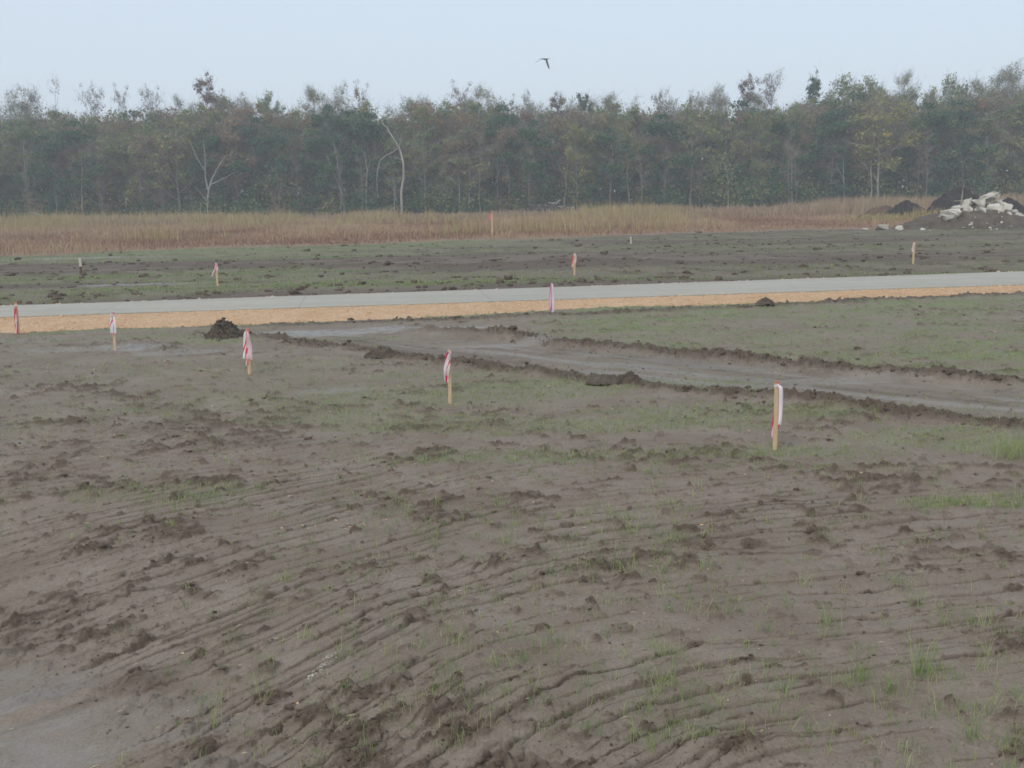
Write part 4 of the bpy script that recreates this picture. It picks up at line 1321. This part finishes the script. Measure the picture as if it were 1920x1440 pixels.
# soil under the rubble and the dark heaps behind it
RY = 83.0
pL = at_depth(1690, 430, 80); pc = at_depth(1835, 425, 80.5)
M_BANK = mat_soil('bank_soil', (.085, .068, .052), (.145, .118, .090), 1.6)
o, hb_ = heap('soil_bank', pc.x + .6, 82.5, 13.5, 8.0, 1.9, M_BANK, 'low brown soil bank carrying the broken concrete', 'soil bank', 29, z0=-.05, power=.95, rough=.07, n=120)
d1 = at_depth(1790, 385, 104)
heap('soil_pile', d1.x + .4, 104, 7.4, 6, 3.0, M_DSOIL, 'large nearly black soil pile behind the broken concrete', 'soil pile', 31, z0=-.05, power=.75, group='dark soil piles', rough=.14)
d2 = at_depth(1700, 385, 108)
heap('soil_pile', d2.x, 108, 4.6, 4, 1.75, M_DSOIL, 'small dark soil pile left of the large black one', 'soil pile', 37, z0=-.05, power=.7, group='dark soil piles', rough=.2)
d3 = at_depth(1655, 390, 110)
heap('soil_pile', d3.x, 110, 5.4, 4, 1.3, mat_soil('rusty_soil', (.10, .065, .045), (.16, .115, .07), 2), 'rusty brown overgrown soil pile, leftmost of the three', 'soil pile', 43, z0=-.05, power=.8, group='dark soil piles', rough=.25)
d4 = at_depth(1890, 388, 100)
heap('soil_pile', d4.x, 100, 5.0, 4, 2.0, M_DSOIL, 'dark soil pile showing past the right side of the rubble', 'soil pile', 47, z0=-.05, power=.8, group='dark soil piles', rough=.15)
# brush in front of the piles
n = 900; g = np.random.default_rng(66)
bx = np.concatenate([g.normal(at_depth(1668, 390, 100).x, 2.0, n), g.normal(at_depth(1735, 390, 99).x, .8, 250)]); by = g.uniform(96, 101, n + 250)
blade_mesh('weedy_brush', bx, by, np.zeros(n + 250), np.concatenate([g.uniform(.3, 1.0, n), g.uniform(.5, 1.6, 250)]), np.full(n + 250, .07), np.clip(g.random(n + 250), 0, 1), M_REED,
           'yellow-brown weeds in front of the dark soil piles', 'weeds', 67, lean=.4)

M_CONC = mat_plain('broken_pale_concrete', (.50, .46, .38), (.66, .62, .54), 1.3, rough=.9, bump=.5, dist=.08)


def chunk(seed, w_, h_, d_, mat):
    g = np.random.default_rng(seed); bm = bmesh.new()
    P = g.uniform(-1, 1, (14, 3)); P = np.sign(P) * np.abs(P) ** .45
    P *= np.array([w_, d_, h_]) * .5 * 1.08
    for p in P: bm.verts.new(p)
    r = bmesh.ops.convex_hull(bm, input=bm.verts)
    bmesh.ops.delete(bm, geom=[v for v in bm.verts if not v.link_faces], context='VERTS')
    bmesh.ops.bevel(bm, geom=bm.edges[:] , offset=min(w_, h_, d_) * .09, segments=1, affect='EDGES')
    bmesh.ops.triangulate(bm, faces=bm.faces[:])
    bmesh.ops.subdivide_edges(bm, edges=bm.edges[:], cuts=1)
    s = min(w_, h_) * .045
    for v in bm.verts: v.co += Vector(g.normal(0, s, 3))
    me = bpy.data.meshes.new('concrete_chunk'); bm.to_mesh(me); bm.free(); me.materials.append(mat)
    o = bpy.data.objects.new('concrete_chunk', me); COL.objects.link(o)
    return o


CH = [  # px, py centre, w, h (px), tilt, depth, label
    (1783, 402, 38, 20, .10, 80.9, 'largest white concrete slab at the lower left of the rubble heap'),
    (1793, 390, 24, 9, .25, 81.3, 'flat tan concrete piece lying on the largest slab'),
    (1811, 381, 22, 13, .35, 82.0, 'rounded tan concrete piece on the left shoulder of the heap'),
    (1815, 392, 21, 14, -.1, 81.3, 'blocky concrete piece right of the largest slab'),
    (1834, 383, 26, 17, .2, 82.0, 'grey-white concrete block left of the dark gap'),
    (1850, 373, 26, 14, .5, 82.5, 'tilted concrete slab climbing to the top of the heap'),
    (1865, 368, 17, 13, -.3, 82.8, 'small pale concrete cap at the very top of the heap'),
    (1871, 378, 14, 9, -.1, 82.2, 'small concrete piece tucked right under the top cap'),
    (1841, 397, 26, 16, -.15, 81.0, 'white concrete block at the front foot under the dark gap'),
    (1865, 393, 30, 18, .1, 81.1, 'broad tan concrete block at the front right of the dark gap'),
    (1879, 401, 24, 12, -.35, 80.9, 'sloping concrete slab right of the broad tan block'),
    (1889, 391, 15, 17, .1, 81.6, 'upright square concrete block on the right slope'),
    (1895, 405, 22, 10, -.5, 80.7, 'low concrete slab sliding down the right slope'),
    (1912, 408, 24, 14, -.45, 80.6, 'bright concrete slab at the right end of the heap'),
    (1880, 384, 15, 9, -.4, 82.2, 'thin brownish concrete piece above the upright block'),
    (1856, 383, 20, 10, 0, 83.4, 'shaded concrete piece at the back of the heap behind the gap'),
    (1824, 388, 14, 9, .3, 82.6, 'small wedge of concrete between two blocks on the left'),
    (1902, 399, 12, 9, .2, 81.2, 'small concrete wedge between the upright block and right slab'),
    (1651, 427, 23, 9, .03, None, 'low white concrete lump lying alone left of the soil bank'),
    (1686, 427, 14, 7, -.03, None, 'smaller pale concrete lump near the left tip of the soil bank'),
    (1622, 430, 12, 3.5, 0, None, 'flattest pale concrete scrap, farthest left in the grass edge'),
    (1822, 418, 5, 3, 0, 79.6, 'tiny white concrete crumb on the face of the soil bank'),
]
for i, (px, py, wp, hpx, tl, Yd, lab) in enumerate(CH):
    if Yd is None:
        x0, Yd = gp(px, py + hpx * .5); c = at_depth(px, py, Yd)
    else: c = at_depth(px, py, Yd)
    s = 1 / ppm(Yd)
    o = chunk(2000 + i, wp * s * .98, hpx * s * 1.10, max(wp * .8, hpx) * s * 1.0, M_CONC)
    o.location = c; o.rotation_euler = (random.uniform(-.15, .15), -tl, random.uniform(-.3, .3))
    tag(o, lab, 'concrete chunk', 'broken concrete by the soil bank')

# broken crumbs of concrete round the heap
g = np.random.default_rng(89); n = 45
c0 = at_depth(1845, 418, 80.3)
x = c0.x + g.normal(0, 2.6, n); y = 80.2 + g.uniform(-2.2, 1.6, n)
z = np.array([heap_z(hb_, pc.x + .6, 82.5, a, b) for a, b in zip(x, y)]) - .05
lumps('concrete_crumbs', np.stack([x, y, z], 1), np.exp(g.normal(-2.7, .4, n)), .7, M_CONC, 'small pale concrete fragments spilled round the rubble heap', 'rubble', 90, ICO1, .6)

# brush pile at the forest foot
PB = at_depth(1040, 388, 165)
e = empty('brush_pile', (PB.x, 165, 0))
o = heap('debris_mound', 0, 0, 11.5, 5, 1.35, M_DSOIL, None, None, 51, z0=.2, power=.6, rough=.3, n=60)[0]; o.parent = e
g = np.random.default_rng(52); G = Geo()
for i in range(90):
    a = g.normal(0, 2.6); z = max(.3, 1.5 - abs(a) * .28) * g.uniform(.6, 1.15); L = g.uniform(.8, 2.6)
    d = np.array([g.normal(0, 1), g.normal(0, .5), g.normal(0, .28)]); d /= np.linalg.norm(d)
    c = np.array([a, g.uniform(-2, .5), z]); G.tube([c - d * L / 2, c + g.normal(0, .05, 3), c + d * L / 2], np.array([.13, .10, .05]) * g.uniform(.5, 1.3), 0 if i % 4 else 1, 4)
G.build('sticks', [M_BARK, M_PALE], e)
tag(e, 'low pile of cleared brush and sticks at the forest foot', 'brush pile')

# ------------------------------------------------------------------ survey stakes
M_WOOD = NT('pine_lath')
_n = M_WOOD.noise(6, 4, .6, vec=M_WOOD.obj())
_mp = M_WOOD.n('ShaderNodeMapping'); _mp.inputs['Scale'].default_value = (60, 60, 3); M_WOOD.l(M_WOOD.obj(), _mp.inputs[0])
_g = M_WOOD.noise(1, 4, .6, vec=_mp.outputs[0])
_c = M_WOOD.mix(M_WOOD.rng(_n, .3, .7), (.62, .44, .26), (.70, .53, .34))
_c = M_WOOD.mix(M_WOOD.rng(_g, .5, .7, 0, .45), _c, (.45, .27, .13))
M_WOOD = M_WOOD.done(M_WOOD.bsdf(_c, .7, .25).outputs[0])
M_OLD = mat_plain('muddy_old_lath', (.11, .07, .045), (.18, .12, .08), 5)
M_OTOP = mat_plain('weathered_lath', (.58, .50, .38), (.70, .62, .50), 5)
M_TIP = mat_plain('red_painted_tip', (.55, .16, .12), (.62, .24, .18), 8)


def mat_tape(name, white, red, duty, ofs, freq=1.0, slant=.5):
    k = NT(name)
    uv = k.n('ShaderNodeUVMap'); sx = k.n('ShaderNodeSeparateXYZ'); k.l(uv.outputs[0], sx.inputs[0])
    a = k.math('ADD', k.math('MULTIPLY', sx.outputs[1], freq), k.math('MULTIPLY', sx.outputs[0], slant))
    f = k.math('FRACT', k.math('ADD', a, ofs))
    m = k.rng(f, duty - .02, duty + .02, 1, 0)
    c = k.mix(m, white, red)
    d = k.bsdf(c, .45, .4)
    t = k.n('ShaderNodeBsdfTranslucent'); k.l(c, t.inputs[0])
    mx = k.n('ShaderNodeMixShader'); mx.inputs[0].default_value = .25
    k.l(d.outputs[0], mx.inputs[1]); k.l(t.outputs[0], mx.inputs[2])
    return k.done(mx.outputs[0])


WHT, RED = (.92, .88, .88), (.76, .02, .10)
T_STR = mat_tape('striped_tape', WHT, RED, .45, .0, .9, .9)
T_WHT = mat_tape('mostly_white_tape', WHT, RED, .16, .35, 1.1, .35)
T_EDGE = mat_tape('white_tape_with_red_edge', WHT, (.50, .10, .25), .13, .02, .05, 1.0)
T_RED = mat_tape('mostly_red_tape', (.85, .55, .55), (.72, .03, .07), .72, .1, .7, .5)
T_PNK = mat_tape('pink_tape', (.85, .60, .72), (.68, .14, .34), .45, .1, .4, 1.0)
T_ORG = mat_tape('orange_red_tape', (.80, .45, .38), (.74, .14, .10), .6, .1, .5, .5)
T_PALE = mat_tape('pale_peach_tape', (.88, .66, .66), (.80, .38, .38), .4, .1, .5, .5)


def ribbon(parent, pts, wid, mat, y=-.02, curl=.35, seed=0, taper=(1, 1)):
    """a hanging strip of tape; pts are (dx, z) metres relative to the stake base, in the plane facing the field"""
    g = np.random.default_rng(seed); wid = wid * 1.3
    P = np.array(pts, float); n = 26; m = 6
    t0 = np.linspace(0, 1, len(P)); t = np.linspace(0, 1, n)
    cx = np.interp(t, t0, P[:, 0]); cz = np.interp(t, t0, P[:, 1])
    for _ in range(3):
        cx[1:-1] = (cx[:-2] + 2 * cx[1:-1] + cx[2:]) / 4; cz[1:-1] = (cz[:-2] + 2 * cz[1:-1] + cz[2:]) / 4
    wv = np.interp(t, [0, .12, .5, 1], [.55, .85, 1.0, 1.0]) * np.interp(t, [0, 1], taper)
    ph = g.uniform(0, 6); V = []; UV = []
    for i in range(n):
        for j in range(m + 1):
            u = j / m - .5
            a = curl * math.sin(u * 5 + ph + t[i] * 2.4) + .25 * math.sin(t[i] * 7 + ph)
            V.append((cx[i] + u * wid * wv[i], y + .6 * wid * a * .5 - .006 + .01 * math.sin(t[i] * 9 + ph), cz[i] + .012 * math.sin(u * 6 + t[i] * 5 + ph) * wv[i]))
            UV.append((u + .5, t[i]))
    F = [(i * (m + 1) + j, i * (m + 1) + j + 1, (i + 1) * (m + 1) + j + 1, (i + 1) * (m + 1) + j) for i in range(n - 1) for j in range(m)]
    return mesh_from('ribbon', np.array(V), [np.array(F)], mat, parent, uv=np.array(UV))


def knot(parent, z, w_, th, mat, h=.03):
    """tape wound round the lath"""
    n = 28; V = []; UV = []
    for k, zz in enumerate((z - h * .5, z - h * .15, z + h * .2, z + h * .5)):
        for i in range(n):
            a = 2 * math.pi * i / n; r = 1 + .10 * math.sin(a * 3 + k)
            V.append((math.copysign(abs(math.cos(a)) ** .5, math.cos(a)) * (w_ * .5 + .006) * r, math.copysign(abs(math.sin(a)) ** .5, math.sin(a)) * (th * .5 + .006) * r, zz + .004 * math.sin(a * 2 + k)))
            UV.append((i / n, k / 3))
    F = [(k * n + i, k * n + (i + 1) % n, (k + 1) * n + (i + 1) % n, (k + 1) * n + i) for k in range(3) for i in range(n)]
    return mesh_from('ribbon_knot', np.array(V), [np.array(F)], mat, parent, uv=np.array(UV))


def stake(px, py, top, wpx, lean, mat, label, tip=None, rz=.1, lean2=0):
    x, y = gp(px, py)
    s = 1 / ppm(y)
    z = gz(x, y)
    # sit on the real ground under that pixel
    for _ in range(3):
        x, y = gp(px, py, z); z = gz(x, y)
    H = (py - top) / ppm(y); W = max(wpx / ppm(y), .03); T = min(.022, W)
    e = empty('survey_stake', (x, y, z)); e.rotation_euler = (lean2, lean, 0)
    bm = bmesh.new()
    g = np.random.default_rng(px)
    zs = [-.18, -.06, 0, H * .25, H * .5, H * .75, H - .03, H]
    ws = [.25, .9, 1, 1, 1.0, 1, 1, .93]
    rings = []
    for zz, k in zip(zs, ws):
        o = g.normal(0, .0015, 2)
        rings.append([bm.verts.new((a * W * .5 * k + o[0], b * T * .5 * k + o[1], zz)) for a, b in ((-1, -1), (1, -1), (1, 1), (-1, 1))])
    for r0, r1 in zip(rings[:-1], rings[1:]):
        for i in range(4): bm.faces.new((r0[i], r0[(i + 1) % 4], r1[(i + 1) % 4], r1[i]))
    bm.faces.new(rings[-1]); bm.faces.new(rings[0][::-1])
    bmesh.ops.bevel(bm, geom=[ed for ed in bm.edges if abs((ed.verts[0].co - ed.verts[1].co).normalized().z) > .9], offset=.002, segments=1, affect='EDGES')
    me = bpy.data.meshes.new('shaft'); bm.to_mesh(me); bm.free(); me.materials.append(mat)
    so_ = bpy.data.objects.new('shaft', me); COL.objects.link(so_); so_.parent = e; so_.rotation_euler = (0, 0, rz)
    if tip:
        bm = bmesh.new(); bmesh.ops.create_cube(bm, size=1)
        for v in bm.verts: v.co = Vector((v.co.x * (W + .004) * (.94 if v.co.z > 0 else 1), v.co.y * (T + .004), H + .002 + (v.co.z - .5) * tip))
        bmesh.ops.bevel(bm, geom=bm.edges[:], offset=.002, segments=1, affect='EDGES')
        me = bpy.data.meshes.new('painted_tip'); bm.to_mesh(me); bm.free(); me.materials.append(M_TIP)
        t_ = bpy.data.objects.new('painted_tip', me); COL.objects.link(t_); t_.parent = e; t_.rotation_euler = (0, 0, rz)
    tag(e, label, 'survey stake', 'wooden survey stakes in the field')
    return e, H, W, T, ppm(y)


# S1 nearest
e, H, W, T, q = stake(1453, 843, 709, 7.6, 0, M_WOOD, 'nearest and largest stake, white tape hanging down its right side', tip=.03)
knot(e, H - .055, W, T, T_EDGE, .028)
ribbon(e, [(.016, H - .040), (.040, H - .08), (.052, H - .2), (.054, H - .34), (.048, H - .46), (.038, H - .54)], .044, T_EDGE, -.024, .3, 1, (1.2, .75))
ribbon(e, [(-.016, H - .36), (-.022, H - .46), (-.026, H - .58), (-.030, H - .70)], .030, T_RED, .018, .3, 2, (.8, .8))
ribbon(e, [(.02, H - .1), (.034, H - .3), (.040, H - .45), (.030, H - .60)], .022, T_RED, .014, .3, 3)
# S2 striped
e, H, W, T, q = stake(844, 757, 653, 6.4, R(.4), M_WOOD, 'stake with bold red and white striped tape hanging left, at centre', rz=.15)
knot(e, H - .05, W, T, T_WHT, .03)
ribbon(e, [(.006, H - .02), (-.018, H - .10), (-.036, H - .2), (-.048, H - .32), (-.050, H - .42), (-.043, H - .50)], .072, T_STR, -.022, .35, 4, (1, .62))
ribbon(e, [(.006, H - .06), (-.004, H - .16), (-.016, H - .28), (-.03, H - .40)], .045, T_WHT, -.036, .3, 5, (1, .6))
# S3
e, H, W, T, q = stake(468, 700, 613, 6.0, R(.4), M_WOOD, 'stake with broad white tape on both sides, right of the dirt heap', tip=.02, rz=-.1)
knot(e, H - .045, W, T, T_RED, .03)
ribbon(e, [(-.02, H - .03), (-.046, H - .12), (-.062, H - .3), (-.07, H - .45), (-.078, H - .55)], .046, T_WHT, .018, .3, 6)
ribbon(e, [(.0, H - .05), (.012, H - .16), (.018, H - .32), (.018, H - .46), (.024, H - .56)], .085, T_PALE, -.024, .25, 7, (.7, 1))
ribbon(e, [(-.01, H - .3), (-.03, H - .45), (-.035, H - .55), (-.03, H - .66)], .034, T_RED, -.016, .3, 8)
# S4
e, H, W, T, q = stake(216, 657, 586, 4.6, R(.8), M_WOOD, 'stake with a loop of white and red tape, in front of the road at left', rz=.1)
knot(e, H - .03, W, T, T_RED, .05)
ribbon(e, [(-.006, H - .02), (-.026, H - .14), (-.03, H - .3), (-.034, H - .48)], .05, T_WHT, -.02, .35, 9)
ribbon(e, [(.012, H - .04), (.036, H - .14), (.040, H - .3), (.036, H - .46)], .042, T_EDGE, -.026, .3, 10)
ribbon(e, [(-.05, H - .46), (0, H - .47), (.05, H - .47)], .03, T_RED, -.034, .2, 11)
# S5
e, H, W, T, q = stake(36, 625, 566, 4.6, R(-1.0), M_WOOD, 'leftmost stake with long dark red tape reaching the ground', tip=.04, rz=.1)
knot(e, H - .08, W, T, T_WHT, .03)
ribbon(e, [(-.005, H - .10), (-.014, H - .2), (-.022, H - .36), (-.030, H - .5), (-.046, H - .66), (-.058, H - .84)], .07, T_RED, -.024, .35, 12, (.7, 1))
ribbon(e, [(-.01, H - .3), (-.024, H - .42), (-.03, H - .56)], .03, T_WHT, -.045, .3, 13)
# S6
e, H, W, T, q = stake(1036, 588, 534, 4.4, R(-.6), M_WOOD, 'stake wrapped in pink and white tape beside the road', rz=.2)
knot(e, H - .04, W, T, T_PNK, .05)
ribbon(e, [(-.005, H - .02), (-.024, H - .16), (-.036, H - .34), (-.040, H - .52), (-.058, H - .66), (-.075, H - .72)], .06, T_PNK, -.020, .35, 14)
ribbon(e, [(.004, H - .01), (.022, H - .2), (.024, H - .42), (.016, H - .6), (.012, H - .80)], .058, T_EDGE, -.028, .3, 15, (.8, .8))
# S7
e, H, W, T, q = stake(408, 536, 493, 3.4, R(.0), M_WOOD, 'stake beyond the road with tape blown out to the left', rz=.1)
knot(e, H - .06, W, T, T_PALE, .06)
ribbon(e, [(-.01, H - .05), (-.04, H - .2), (-.08, H - .30), (-.14, H - .40), (-.21, H - .49)], .05, T_STR, -.02, .35, 16)
ribbon(e, [(.01, H - .04), (.03, H - .14), (.028, H - .26), (.01, H - .34)], .055, T_PALE, -.024, .35, 17)
# S8
e, H, W, T, q = stake(153, 515, 484, 4.4, R(-1.5), M_OLD, 'bare weathered stake without tape, beyond the road at left', rz=.3)
bm = bmesh.new(); bmesh.ops.create_cube(bm, size=1)
for v in bm.verts: v.co = Vector((v.co.x * (W + .01), v.co.y * (T + .01), H * .74 + v.co.z * H * .52 + .003))
bmesh.ops.bevel(bm, geom=bm.edges[:], offset=.006, segments=1, affect='EDGES')
me = bpy.data.meshes.new('dry_top'); bm.to_mesh(me); bm.free(); me.materials.append(M_OTOP)
t_ = bpy.data.objects.new('dry_top', me); COL.objects.link(t_); t_.parent = e; t_.rotation_euler = (0, 0, .3)
# S9
e, H, W, T, q = stake(1077, 516, 475, 3.6, R(1.2), M_WOOD, 'stake with orange-red tape beyond the road, right of centre', rz=.1)
knot(e, H - .06, W, T, T_PALE, .06)
ribbon(e, [(-.01, H - .03), (-.05, H - .2), (-.07, H - .38), (-.085, H - .55)], .06, T_ORG, .01, .35, 18)
ribbon(e, [(.008, H - .02), (.040, H - .12), (.045, H - .26), (.015, H - .4)], .062, T_PALE, -.024, .3, 19, (.9, .6))
# S10
e, H, W, T, q = stake(1712, 495, 453, 4.0, R(.4), M_WOOD, 'rightmost stake, a short pale strip tied near its top', tip=.05, rz=.15)
knot(e, H - .08, W, T, T_PALE, .05)
ribbon(e, [(-.01, H - .06), (-.055, H - .18), (-.065, H - .3), (-.055, H - .42)], .05, T_PALE, -.02, .3, 20)
# S11
e, H, W, T, q = stake(923, 447, 397, 3.0, R(.6), M_WOOD, 'tall thin lath with a pink flag at the meadow edge', rz=.1)
knot(e, H - .08, W, T, T_ORG, .08)
T_FLAG = mat_tape('hot_pink_tape', (.80, .22, .28), (.74, .18, .22), .5, .1, .5, .5)
ribbon(e, [(.0, H - .04), (-.05, H - .2), (-.13, H - .4), (-.2, H - .62)], .11, T_FLAG, -.02, .3, 21)
# S12
e, H, W, T, q = stake(1183, 457, 444, 3.2, R(-1), M_OTOP, 'short pale stub of a stake far out in the field', tip=None, rz=.3)
knot(e, H - .05, W, T, T_PALE, .05)

# ------------------------------------------------------------------ bird
BY = 62.0
pb = at_depth(1023, 111, BY); s = 1 / ppm(BY)
bm = bmesh.new()
# body: lofted rings along x (flying right and away), wings lofted from the shoulders in the same mesh
rings = []
for t, r in ((-.9, .12), (-.75, .35), (-.5, .55), (-.2, .9), (.1, 1.0), (.4, .9), (.62, .5), (.78, .52), (.92, .42), (1.0, .18), (1.12, .05)):
    rings.append([bm.verts.new((t * .20, math.cos(a) * r * .055, math.sin(a) * r * .05 + (.015 if t > .6 else 0))) for a in [k * math.pi / 4 for k in range(8)]])
for a, b in zip(rings[:-1], rings[1:]):
    for k in range(8): bm.faces.new((a[k], a[(k + 1) % 8], b[(k + 1) % 8], b[k]))
bm.faces.new(rings[0]); bm.faces.new(rings[-1][::-1])


def wing(pxs, chord, th=.012, yaw=0):
    n = len(pxs); sec = []
    for i, (a, b) in enumerate(pxs):
        p = Vector(((a - 1023) * s, 0, -(b - 111) * s)); c = chord[i]
        p.y = yaw * i
        sec.append([bm.verts.new(p + Vector(d)) for d in ((c * .35, -c * .4, 0), (0, 0, th), (-c * .25, c * .6, 0), (0, 0, -th * .3))])
    for u, v in zip(sec[:-1], sec[1:]):
        for k in range(4): bm.faces.new((u[k], u[(k + 1) % 4], v[(k + 1) % 4], v[k]))
    bm.faces.new(sec[0]); bm.faces.new(sec[-1][::-1])


wing([(1023, 111), (1019, 110), (1015, 110), (1011, 113), (1007, 115.5), (1003.5, 117.5)], [.16, .17, .16, .13, .09, .03], yaw=-.03)
wing([(1024, 111), (1025, 115), (1026.5, 120), (1028, 124), (1029.5, 128)], [.15, .17, .17, .14, .05], yaw=.03)
# tail
tv = [bm.verts.new(v) for v in ((-.17, -.02, .0), (-.17, .02, .0), (-.31, .05, -.01), (-.31, -.05, -.01), (-.17, 0, .012), (-.31, 0, -.002))]
bm.faces.new((tv[0], tv[4], tv[5], tv[3])); bm.faces.new((tv[4], tv[1], tv[2], tv[5])); bm.faces.new((tv[3], tv[2], tv[1], tv[0]))
bmesh.ops.recalc_face_normals(bm, faces=bm.faces)
me = bpy.data.meshes.new('bird'); bm.to_mesh(me); bm.free(); me.materials.append(mat_plain('grey_feathers', (.20, .18, .19), (.30, .28, .29), 8))
bo = bpy.data.objects.new('bird', me); COL.objects.link(bo); bo.location = pb
tag(bo, 'grey bird flying over the woods with wings bent down', 'bird')

# ------------------------------------------------------------------ render settings
scene.view_settings.view_transform = 'Standard'
scene.view_settings.look = 'None'
scene.view_settings.exposure = .34
scene.view_settings.gamma = 1
scene.view_settings.use_curve_mapping = False
scene.render.engine = 'CYCLES'
cy_ = scene.cycles
cy_.use_denoising = True
try: cy_.denoiser = 'OPENIMAGEDENOISE'
except Exception: pass
cy_.max_bounces = 4; cy_.diffuse_bounces = 3; cy_.glossy_bounces = 2; cy_.transmission_bounces = 2; cy_.volume_bounces = 2; cy_.transparent_max_bounces = 4
cy_.use_adaptive_sampling = True; cy_.adaptive_threshold = .015
cy_.pixel_filter_type = 'BLACKMAN_HARRIS'; cy_.filter_width = 1.7
